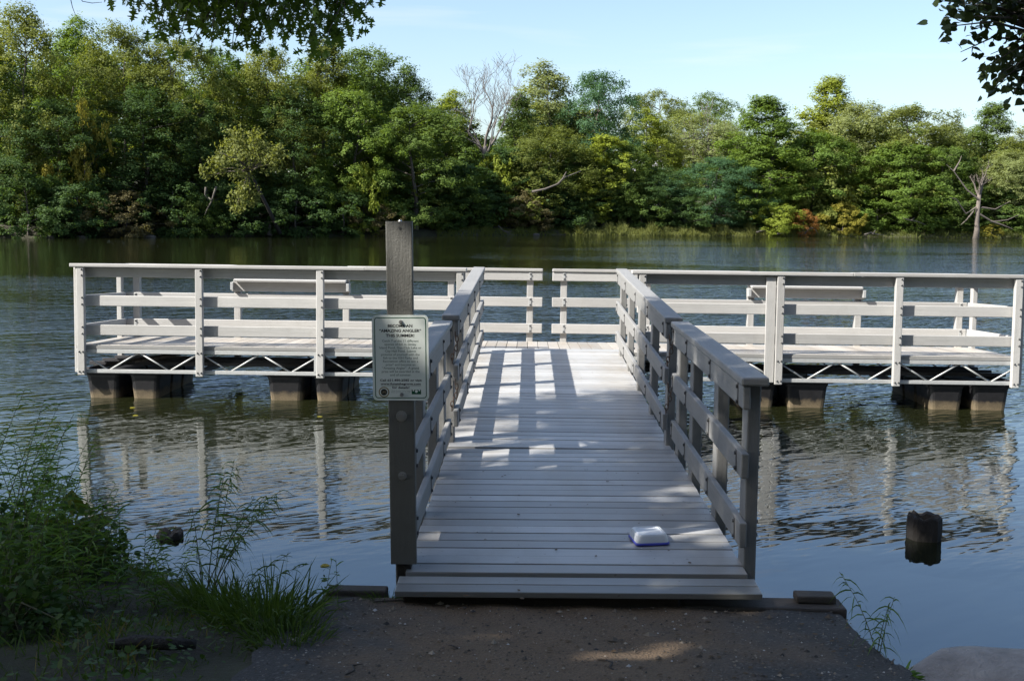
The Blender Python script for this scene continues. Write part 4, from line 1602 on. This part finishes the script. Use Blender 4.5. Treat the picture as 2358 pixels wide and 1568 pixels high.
def canopy(name, tree, cen, rad, nclump, nleaf, leaf, m, seed, limb_from, holes=()):
    r_ = np.random.default_rng(seed)
    d = unit(r_.normal(size=(nclump, 3)))
    C = np.array(cen) + d * np.array(rad) * (r_.uniform(0, 1, (nclump, 1)) ** .40)
    cr = r_.uniform(.55, 1.15, nclump)
    idx = np.repeat(np.arange(nclump), nleaf)
    N = len(idx)
    d = unit(r_.normal(size=(N, 3)))
    P = C[idx] + d * (cr[idx] * (.35 + .65 * r_.uniform(size=N)))[:, None] * [1, 1, .6]
    keep = np.ones(N, bool)
    s = np.array(SUN_TO)
    for hx, hy, hz, hr in holes:                 # channels cut along the sun direction to drop light patches
        q0 = P - np.array([hx, hy, hz])
        t = q0 @ s
        keep &= np.linalg.norm(q0 - t[:, None] * s, axis=1) > hr
    P = P[keep]
    for (hx, hy, hz, hr, tt) in PLUGS if len(holes) else ():   # unseen sprays added on the sun line to shade bright spots
        P = np.concatenate([P, np.array([hx, hy, hz]) + s * tt + r_.normal(size=(420, 3)) * hr * [1, 1, .7]])
    N = len(P)
    nr = unit(r_.normal(size=(N, 3)) * .7 + [0, 0, .8])
    t1 = unit(np.cross(nr, r_.normal(size=(N, 3)))); t2 = np.cross(nr, t1)
    L = leaf * r_.uniform(.7, 1.25, (N, 1))
    V = np.stack([P - t1 * L * .5, P + t2 * L * .3, P + t1 * L * .5, P - t2 * L * .3], 1)
    link('crown', poly_mesh('crown', V, 4, r_.uniform(0, 1, N)), m, tree)
    mb = MB()
    rs_ = random.Random(seed)
    for k_ in range(0, nclump, 6):
        a = Vector(limb_from).lerp(Vector(cen), rs_.uniform(0, .7))
        c = Vector(C[k_])
        mb.tube([a, a.lerp(c, .5) + Vector((0, 0, rs_.uniform(0, .6))), c], [.10, .06, .015], 6, False)
    mb.build('limbs', M_BARK, tree, smooth=True)


def hanging(tree, name, poly, y0, y1, n, L, outline, m, seed, root_pts, r0, twigs, gap=.5, droop=.5):
    """a bough with shaped leaves whose mass fills an outline seen from the path"""
    r_ = np.random.default_rng(seed)
    poly = np.array(poly, float)
    lo, hi = poly.min(0), poly.max(0)
    TP = []
    while len(TP) < twigs:
        p = r_.uniform(lo, hi)
        if inside(np.array([p[0]]), np.array([p[1]]), poly)[0]:
            TP.append((p[0], p[1], r_.uniform(y0, y1)))
    tips = np.array([at(a, b, Y=c) for a, b, c in TP])
    br = empty(name, (0, 0, 0))
    br.parent = tree
    mb = MB()
    rp = [Vector(p) for p in root_pts]
    mb.tube(rp, [r0 * (1 - .75 * k_ / (len(rp) - 1)) for k_ in range(len(rp))], 8)
    Ps, Ds = [], []
    per = n // twigs
    for tpt in tips:
        tv = Vector(tpt)
        st = min(((p, (p - tv).length) for p in [rp[k_].lerp(rp[k_ + 1], f_ / 5) for k_ in range(len(rp) - 1) for f_ in range(6)]), key=lambda q_: q_[1])[0]
        mid_ = st.lerp(tv, .55) + Vector((r_.normal(0, .05), r_.normal(0, .05), .06))
        if (tv - st).length < 2.6:
            mb.tube([st, mid_, tv], [.010, .006, .0022], 5, False)
        dd = np.array((tv - mid_).normalized())
        for k_ in range(per):
            f_ = r_.uniform(0, 1) ** 1.5
            p = np.array(tv.lerp(mid_, f_ * .9)) + r_.normal(0, .055, 3)
            q_ = dd + r_.normal(0, .75, 3) + np.array([0, 0, -droop])
            Ps.append(p); Ds.append(q_)
    Ps, Ds = np.array(Ps), np.array(Ds)
    mb.build('twigs', M_BARK, br, smooth=True)
    nn = len(Ps)
    nr = unit(r_.normal(size=(nn, 3)) * .75 + [0, -.35, .6])
    V = shaped_leaves(Ps, Ds, nr, L * r_.uniform(.7, 1.2, nn), outline, r_, .12)
    link('leaves', poly_mesh('leaves', V, len(outline), r_.uniform(0, 1, nn)), m, br)


M_OAK = leaf_mat('oak_leaves', (.065, .115, .022), .5, .4)
M_POP = leaf_mat('poplar_leaves', (.035, .055, .022), .22, .35)
oak = empty('oak_tree', (0, 0, 0), (0, 0, 0), 'oak with lobed dark leaves hanging into the top left of the view', 'tree')
mb = MB()
mb.tube([(-9.2, .6, -.3), (-9.1, .7, 1.2), (-9.0, .9, 3.2), (-8.8, 1.0, 5.6), (-9.2, .6, 9), (-10.5, -.2, 13.5)], [.50, .40, .35, .31, .22, .08], 12)
mb.build('trunk', M_BARK, oak, smooth=True)
# crown cut open toward the sun so light patches land on chosen spots
HOLES = []
def hole(px_, py, z, r):
    q_ = at(px_, py, z=z); HOLES.append((q_[0], q_[1], q_[2], r + .065))
hole(1190, 1030, .62, .10); hole(1090, 1040, .62, .05); hole(1290, 1026, .62, .04); hole(1252, 1062, .62, .015); hole(1128, 1062, .62, .01)
hole(1645, 1246, .60, .015); hole(1010, 1230, .60, .03)
hole(1110, 1412, .53, .05); hole(1440, 1478, .6, .10); hole(1370, 1490, .6, .03)
def hole_at(px_, py, Y, r):
    q_ = at(px_, py, Y=Y); HOLES.append((q_[0], q_[1], q_[2], r))
hole_at(905, 548, 5.68, .11); hole_at(918, 612, 5.68, .08); hole_at(925, 668, 5.68, .085); hole_at(925, 765, 5.68, .09); hole_at(960, 800, 5.68, .07); hole_at(880, 735, 5.68, .07)
hole_at(1700, 1080, 6.9, .10); hole_at(1648, 1130, 7.1, .08); hole_at(1640, 900, 7.5, .1); hole_at(1500, 760, 9.5, .12); hole_at(1560, 850, 8.6, .1)
for a_, b_, r0_ in ((1130, 1117, .16), (1252, 1117, .18), (1395, 1112, .16), (1480, 1085, .12)):
    q_ = at(a_, b_, z=.6); PLUGS.append((q_[0], q_[1], q_[2], r0_, 15.5))  # leaf sprays added above these deck spots only for their shade
canopy('crown', oak, (-12.0, -.72, 11.8), (6.6, 6.3, 4.6), 300, 260, .17, M_OAK, 3, (-9.0, .8, 7.0), HOLES)
OAKP = [(255, -120), (262, 5), (300, 32), (338, 45), (345, 80), (400, 92), (440, 100), (480, 108), (545, 128), (570, 92), (640, 84), (676, 60), (690, 118), (745, 122), (775, 95), (800, 75), (836, 66), (828, 10), (800, -30), (780, -160)]
hanging(oak, 'branch', OAKP, 7.3, 8.8, 4200, .090, OAK, M_OAK, 5,
        [(-8.8, 1.0, 5.2), (-6.5, 4.2, 5.6), (-4.4, 6.6, 5.2), (-3.0, 7.8, 4.75), (-2.2, 8.1, 4.45), (-1.4, 8.2, 4.25)], .11, 230, droop=.22)

pop = empty('poplar_tree', (0, 0, 0), (0, 0, 0), 'poplar with round dark leaves hanging into the top right corner', 'tree')
mb = MB()
mb.tube([(5.6, 2.2, -.2), (5.6, 2.3, 1.5), (5.5, 2.4, 4), (5.6, 2.4, 8), (5.5, 2.4, 11)], [.30, .24, .2, .14, .06], 12)
mb.build('trunk', M_BARK, pop, smooth=True)
canopy('crown', pop, (6.6, 1.0, 8.4), (2.8, 2.8, 3.4), 70, 230, .14, M_POP, 9, (5.5, 2.4, 4.0))
POPP = [(2158, -80), (2152, 15), (2170, 70), (2182, 138), (2206, 146), (2238, 112), (2252, 178), (2290, 190), (2252, 235), (2285, 258), (2312, 222), (2345, 218), (2365, 252), (2480, 260), (2480, -90)]
hanging(pop, 'branch', POPP, 6.3, 7.2, 1150, .054, POP, M_POP, 8,
        [(5.5, 2.4, 4.4), (5.0, 4.5, 4.5), (4.2, 6.2, 4.2), (3.4, 6.8, 3.85), (3.0, 6.9, 3.6)], .06, 100, droop=.2)
# thin bare twig at the top left
a0 = [at(a, b, Y=7.6) for a, b in ((150, -60), (163, 0), (167, 18), (175, 38))]
a1 = [at(a, b, Y=7.6) for a, b in ((165, -40), (190, 4), (212, 8), (235, 6))]
mb = MB()
mb.tube([(-6.5, 4.2, 5.6), (-5.0, 6.5, 5.3), *[tuple(p) for p in a0]], [.03, .015, .004, .003, .0025, .0015], 5, False)
mb.tube([(-5.0, 6.5, 5.3), *[tuple(p) for p in a1]], [.012, .004, .003, .0025, .0015], 5, False)
mb.build('bare_twig', M_BARK, oak, smooth=True)


# unseen wood added behind the camera to keep sky light off facing surfaces
WV, WT, WM = [], [], []
rs = random.Random(9)
for k_ in range(52):
    x_, y_ = -34 + 74 * (k_ + rs.random()) / 52, -rs.uniform(14.5, 26)
    key = rs.choice(['broadA', 'broadB', 'mapleA', 'domeA'])
    V, T = RAW[key]
    V, T = V[::6], T[::6]
    c_ = V.mean(1, keepdims=True)
    V = c_ + (V - c_) * 2.1
    H = PROTO[key][3]
    s_ = rs.uniform(17, 23) / H
    WV.append(V * [1.1, 1.1, s_] + [x_, y_, .6]); WT.append(T); WM.append(np.full(len(T), rs.choice([0, 2, 3])))
me = poly_mesh('woodland', np.concatenate(WV), 4, np.concatenate(WT))
for t_ in WTINT: me.materials.append(TINT[t_])
me.polygons.foreach_set('material_index', np.concatenate(WM).astype(np.int32))
tag(link('woodland', me), 'unseen shady wood added behind the camera to dim light from the sky', 'woodland', kind='stuff')

# ------------------------------------------------------------------ plants on the near bank
def on_ground(px_, py):
    """where the sight line through a picture position meets the bank (or passes closest above its edge)"""
    a, b = at(px_, py, Y=2.5), at(px_, py, Y=12)
    T_ = np.linspace(0, 1, 500)[:, None]
    ray = a + (b - a) * T_
    gap = ray[:, 2] - ground_z(ray[:, 0], ray[:, 1])
    gap = np.where(ground_z(ray[:, 0], ray[:, 1]) < .03, 9, gap)
    k_ = int(np.argmax(gap < .01)) if (gap < .01).any() else int(np.argmin(gap))
    q_ = ray[k_]
    return np.array([q_[0], q_[1], float(ground_z(q_[0], q_[1]))])


M_WEED = leaf_mat('weed_leaves', (.085, .16, .038), .3, .45)
M_WILLOW = leaf_mat('narrow_willow_leaves', (.080, .14, .04), .3, .45)
M_GRASS = leaf_mat('bank_grass', (.062, .105, .024), .3, .5)
M_DRYGRASS = leaf_mat('dry_grass', (.14, .12, .05), .25, .6)
M_BROAD = leaf_mat('broad_bush_leaves', (.045, .085, .022), .3, .45)
M_STEM = plain('green_brown_stem', (.07, .075, .03), .7, 0, .3, 30, 0)


def narrow_plant(name, base, h, nst, spread, L, seed, label, cat, lean=(0, 0), group=None, dens=60, m=None, curve=.25, side=1.0, wd=.14, start=.15, droop=(.2, .75)):
    r_ = np.random.default_rng(seed)
    root = empty(name, tuple(base), (0, 0, 0), label, cat, group)
    st = MB()
    Ps, Ds, Ls = [], [], []
    for k_ in range(nst):
        a = r_.uniform(0, 6.28)
        d = np.array([math.cos(a) * spread + lean[0], math.sin(a) * spread + lean[1], 1.0])
        d /= np.linalg.norm(d)
        hh = h * r_.uniform(.7, 1.05)
        b0 = np.array([r_.normal(0, .03), r_.normal(0, .03), -.03])
        s = np.linspace(0, 1, 8)
        bend = np.array([d[0], d[1], 0]) * curve
        c = b0 + d * (hh * s)[:, None] + (bend * hh * (s ** 2)[:, None]) - np.array([0, 0, 1]) * (.5 * curve * np.linalg.norm(d[:2]) * hh * s ** 2)[:, None]
        st.tube([tuple(p) for p in c], [max(.0012, .0045 * h ** .5 * (1 - .8 * q_)) for q_ in s], 5, False)
        nl = max(6, int(dens * hh))
        for j in range(nl):
            f_ = start + (1 - start) * (j + r_.uniform(0, .6)) / nl
            p = np.array([np.interp(f_, s, c[:, i_]) for i_ in range(3)])
            a = j * 2.4 + r_.normal(0, .3)
            up = r_.uniform(.15, .8)
            q_ = np.array([math.cos(a) * side, math.sin(a) * side, up])
            Ps.append(p); Ds.append(q_ / np.linalg.norm(q_)); Ls.append(L * r_.uniform(.55, 1.15) * (1 - .4 * abs(f_ - .55)))
    Ps, Ds, Ls = np.array(Ps), np.array(Ds), np.array(Ls)
    V, Q = blades(Ps, Ds, Ls, Ls * wd, r_.uniform(*droop, len(Ps)), r_, 4)
    st.build('stem', M_STEM, root, smooth=True)
    link('leaves', blade_mesh('leaves', [(V, Q, np.repeat(r_.uniform(0, 1, len(Ps)), 4))]), m or M_WEED, root)
    return root


def tussock(name, base, h, n, rad, seed, label, cat, m=None, wd=.007, spread=.45, group=None):
    r_ = np.random.default_rng(seed)
    a = r_.uniform(0, 6.28, n)
    rr_ = rad * r_.uniform(0, 1, n) ** .6
    P = np.stack([rr_ * np.cos(a), rr_ * np.sin(a), np.full(n, -.03)], -1)
    for k_ in range(n):
        P[k_, 2] += float(ground_z(base[0] + P[k_, 0], base[1] + P[k_, 1])) - base[2]
    D = unit(np.stack([np.cos(a) * spread * (.3 + rr_ / rad), np.sin(a) * spread * (.3 + rr_ / rad), np.ones(n)], -1) + r_.normal(0, .16, (n, 3)))
    V, Q = blades(P, D, h * r_.uniform(.5, 1.15, n), wd * r_.uniform(.7, 1.3, n), r_.uniform(.2, .95, n), r_, 5)
    o = link(name, blade_mesh(name, [(V, Q, np.repeat(r_.uniform(0, 1, n), 5))]), m or M_GRASS)
    o.location = tuple(base)
    return tag(o, label, cat, group)


b0 = on_ground(472, 1296)
narrow_plant('willow_sapling', b0, .92, 7, .20, .15, 3, 'young willow with long thin drooping leaves rising from the left bank', 'sapling', (.12, .03), dens=44, m=M_WILLOW, curve=.75, start=.42, wd=.085, droop=(.5, 1.3))
b0 = on_ground(500, 1310)
narrow_plant('willow_shoot', b0, .55, 2, .3, .13, 4, 'short leaning willow shoot at the foot of the young willow', 'sapling', (.45, .0), dens=55, m=M_WILLOW, curve=.6, wd=.09, droop=(.6, 1.4))
tussock('grass_tussock', on_ground(612, 1420), .44, 480, .26, 6, 'tall arching grass tussock at the water edge left of the path', 'grass', wd=.008)
tussock('grass_tussock', on_ground(520, 1400), .40, 420, .25, 7, 'lower grass tussock between the young willow and the tall tussock', 'grass', wd=.008)
tussock('grass_tussock', on_ground(660, 1470), .26, 300, .18, 8, 'short grass tussock spilling over the left edge of the path', 'grass', wd=.006)
tussock('grass_tuft', on_ground(885, 1376), .17, 320, .085, 9, 'small tuft of fine grass at the foot of the sign post', 'grass', wd=.003, spread=.6)
narrow_plant('water_weed', on_ground(765, 1398), .36, 2, .3, .085, 15, 'sparse upright weed with thin leaves at the water edge left of the timber', 'weed', (.25, .1), dens=34, curve=.3, wd=.12)
narrow_plant('willow_sprig', on_ground(2012, 1500), .40, 3, .28, .12, 12, 'drooping narrow leaved willow sprig right of the path edge', 'sapling', (-.16, .05), dens=60, m=M_WILLOW, curve=.9, wd=.09, droop=(.7, 1.6))
tussock('small_plant', on_ground(2068, 1545), .10, 60, .06, 13, 'tiny bright green plant between the path and the boulder', 'weed', M_WEED, wd=.016, spread=.9)

TW_ = [(15, 1250, 1.05), (62, 1225, .95), (110, 1245, 1.0), (155, 1270, .8), (205, 1265, .62), (30, 1330, 1.0), (95, 1330, .95), (150, 1345, .75), (215, 1330, .62), (280, 1315, .5), (330, 1345, .42), (-30, 1290, 1.1), (-60, 1380, 1.1), (400, 1335, .35), (5, 1420, .75), (75, 1430, .6), (250, 1390, .4), (340, 1400, .32), (-90, 1240, 1.1), (180, 1400, .45)]
for k_, (a, b, h) in enumerate(TW_):
    narrow_plant('tall_weed', on_ground(a, b), h * 1.08, 4, .26, .115, 40 + k_, 'tall narrow leaved weed in the dark thicket on the left bank', 'weed', (.06, 0), 'tall weeds on the left bank', dens=56, curve=.3, wd=.10)


def bush(name, base, rad, n, leaf, seed, label, m):
    r_ = np.random.default_rng(seed)
    root = empty(name, tuple(base), (0, 0, 0), label, 'bush')
    d = unit(r_.normal(size=(n, 3)))
    d[:, 2] = np.abs(d[:, 2])
    nz = 1 + .25 * np.sin(d @ np.array([5, 3, 4]) + seed) + .15 * np.sin(d @ np.array([-9, 11, 7]))
    P = d * np.array(rad) * (r_.uniform(.0, 1, (n, 1)) ** .3) * nz[:, None]
    D = unit(d + r_.normal(0, .6, (n, 3)) + [0, 0, -.1])
    nr = unit(r_.normal(size=(n, 3)) * .5 + d * .4 + [0, -.1, .7])
    out = [(0, .01), (.12, .22), (.35, .36), (.65, .25), (1, 0), (.65, -.25), (.35, -.36), (.12, -.22)]
    V = shaped_leaves(P, D, nr, leaf * r_.uniform(.6, 1.25, n), out, r_, .1)
    link('leaves', poly_mesh('leaves', V, 8, r_.uniform(0, 1, n)), m, root)
    mb = MB()
    for k_ in range(14):
        q_ = Vector(P[k_])
        mb.tube([(0, 0, -.03), tuple(q_ * .5 + Vector((0, 0, .08))), tuple(q_)], [.008, .005, .002], 5, False)
    mb.build('stem', M_STEM, root, smooth=True)


bush('bush', on_ground(60, 1310), (.30, .34, .50), 700, .045, 1, 'dark broad leaved bush under the tall weeds by the left edge', M_BROAD)
bush('bush', on_ground(190, 1330), (.24, .25, .34), 700, .045, 2, 'smaller dark bush behind the grass on the left bank', M_BROAD)
bush('bush', on_ground(170, 1285), (.17, .16, .28), 130, .12, 3, 'leafy maple seedling with large yellowish leaves in the left thicket', leaf_mat('yellowish_maple_leaves', (.085, .105, .02), .4))
bush('bush', on_ground(20, 1440), (.4, .35, .34), 1000, .045, 4, 'low dark bush in the lower left corner', M_BROAD)

# ground cover: one mass of grass and small weeds
r_ = np.random.default_rng(21)
n = 60000
x_ = r_.uniform(-6.5, -1.0, n); y_ = r_.uniform(2.6, 9.2, n)
d_ = shore_dist(x_, y_)
dens = .55 + .45 * np.sin(x_ * 3.1 + 1.3) * np.sin(y_ * 2.7) + .3 * np.sin(x_ * 7 + y_ * 5)
k_ = (d_ > .02) & (x_ < PL(y_) + .05 * np.sin(y_ * 11) - .03) & (r_.uniform(size=n) < np.clip(dens, .12, 1)) & (x_ > -.55 * y_ - 1.0)
x_, y_ = x_[k_], y_[k_]
n = len(x_)
P = np.stack([x_, y_, ground_z(x_, y_) - .01], -1)
D = unit(np.stack([r_.normal(0, .45, n), r_.normal(0, .45, n), np.ones(n)], -1))
hh = r_.uniform(.04, .20, n) * (.6 + .5 * np.sin(x_ * 2.3) * np.sin(y_ * 1.9) + .3)
edge = np.clip((PL(y_) - x_) / .5, .35, 1)
V, Q = blades(P, D, hh * edge, r_.uniform(.003, .008, n), r_.uniform(.1, .9, n), r_, 3)
me = blade_mesh('grass', [(V, Q, np.repeat(r_.uniform(0, 1, n), 3))])
me.materials.append(M_GRASS); me.materials.append(M_DRYGRASS)
me.polygons.foreach_set('material_index', np.repeat((r_.uniform(size=n) < .10).astype(np.int32), 3))
o = link('grass', me)
tag(o, 'short shaded grass covering the left bank beside the path', 'grass', kind='stuff')
n = 9000
x_ = r_.uniform(-5.5, -1.2, n); y_ = r_.uniform(3.2, 8.6, n)
k_ = (shore_dist(x_, y_) > .03) & (x_ < PL(y_) - .12) & (np.sin(x_ * 3.7 + 2) * np.sin(y_ * 3.1 + 1) > -.15) & (x_ > -.55 * y_ - .6)
x_, y_ = x_[k_], y_[k_]
n = len(x_)
P = np.stack([x_, y_, ground_z(x_, y_) + r_.uniform(.01, .14, n)], -1)
V = shaped_leaves(P, unit(r_.normal(size=(n, 3)) * [1, 1, .3]), unit(r_.normal(0, .35, (n, 3)) + [0, 0, 1]), r_.uniform(.015, .045, n), [(0, .01), (.2, .3), (.6, .3), (1, 0), (.6, -.3), (.2, -.3)], r_)
tag(link('ground_cover', poly_mesh('ground_cover', V, 6, r_.uniform(0, 1, n)), M_BROAD), 'small leafy weeds spread through the grass on the left bank', 'weeds', kind='stuff')

# grit on the path
n = 5200
y_ = r_.uniform(3.6, 5.75, n); x_ = PL(y_) + (PR(y_) - PL(y_)) * r_.uniform(.02, .98, n)
P = np.stack([x_, y_, ground_z(x_, y_) + .016], -1)
sz = .0032 * np.exp(r_.normal(0, .62, n))
oc = np.array([(1, 0, 0), (0, 1, 0), (-1, 0, 0), (0, -1, 0), (0, 0, .8)])
VV = P[:, None] + oc[None] * sz[:, None, None] * r_.uniform(.6, 1.3, (n, 5, 1))
F_ = np.array([(0, 1, 4, 4), (1, 2, 4, 4), (2, 3, 4, 4), (3, 0, 4, 4)])
tri = np.array([(0, 1, 4), (1, 2, 4), (2, 3, 4), (3, 0, 4)])
T3 = VV[:, tri].reshape(-1, 3, 3)
k = NT('path_grit')
k.l(k.ramp(k.attr(), [(0, grey3(.02)), (.55, (.10, .08, .06)), (.9, (.26, .22, .17)), (1, grey3(.42))]), k.p.inputs['Base Color'])
k.p.inputs['Roughness'].default_value = .9
tag(link('gravel', poly_mesh('gravel', T3, 3, np.repeat(r_.uniform(0, 1, n), 4)), k.m), 'loose grit and crumbs of dirt scattered over the path', 'gravel', kind='stuff')

# leaf litter on the path and the near planks
n = 420
y_ = r_.uniform(3.7, 8.2, n); x_ = r_.uniform(-1, 1, n) * np.where(y_ < 5.3, 1.35, .8)
k_ = (y_ < 5.3) | (r_.uniform(size=n) < .12)
x_, y_ = x_[k_], y_[k_]; n = len(x_)
z_ = np.where(y_ < 5.34, ground_z(x_, y_) + .020, np.where(y_ < 5.66, .580, .604)) + .0
z_ = z_ + np.where(y_ > 5.34, x_ * math.sin(R(.5)), 0)
V = shaped_leaves(np.stack([x_, y_, z_], -1), unit(r_.normal(size=(n, 3)) * [1, 1, 0]), unit(r_.normal(0, .12, (n, 3)) + [0, 0, 1]), r_.uniform(.012, .034, n), [(0, .01), (.2, .25), (.6, .3), (1, 0), (.6, -.3), (.2, -.3)], r_)
V[..., 2] = np.maximum(V[..., 2], z_[:, None] + .001)
tag(link('leaf_litter', poly_mesh('leaf_litter', V, 6, r_.uniform(0, 1, n)), leaf_mat('dry_brown_leaf_litter', (.085, .055, .03), .1)), 'dry brown leaf crumbs scattered over the path and near planks', 'leaf litter', kind='stuff')

# a few floating leaves
for k_, (a, b, lb) in enumerate(((300, 938, 'tiny orange leaf floating below the leftmost float'), (312, 957, 'tiny tan leaf floating just below the orange one'), (740, 958, 'tiny orange leaf floating left of the sign'), (741, 1300, 'small tan leaf floating near the bank left of the sign post'), (390, 1236, 'pale leaf floating beside the low piling stub'), (1915, 936, 'pale leaf floating by the right floats'))):
    q_ = at(a, b, z=.004)
    V = shaped_leaves(np.array([q_]), np.array([[math.cos(k_ * 2.), math.sin(k_ * 2.), 0.]]), np.array([[0, .05, 1.]]), np.array([.07]), POP, r_, .1)
    V[..., 2] = .004 + np.abs(V[..., 2] - .004) * .3
    tag(link('floating_leaf', poly_mesh('floating_leaf', V, len(POP), [.6]), TINT['gold']), lb, 'leaf', 'leaves floating on the water')
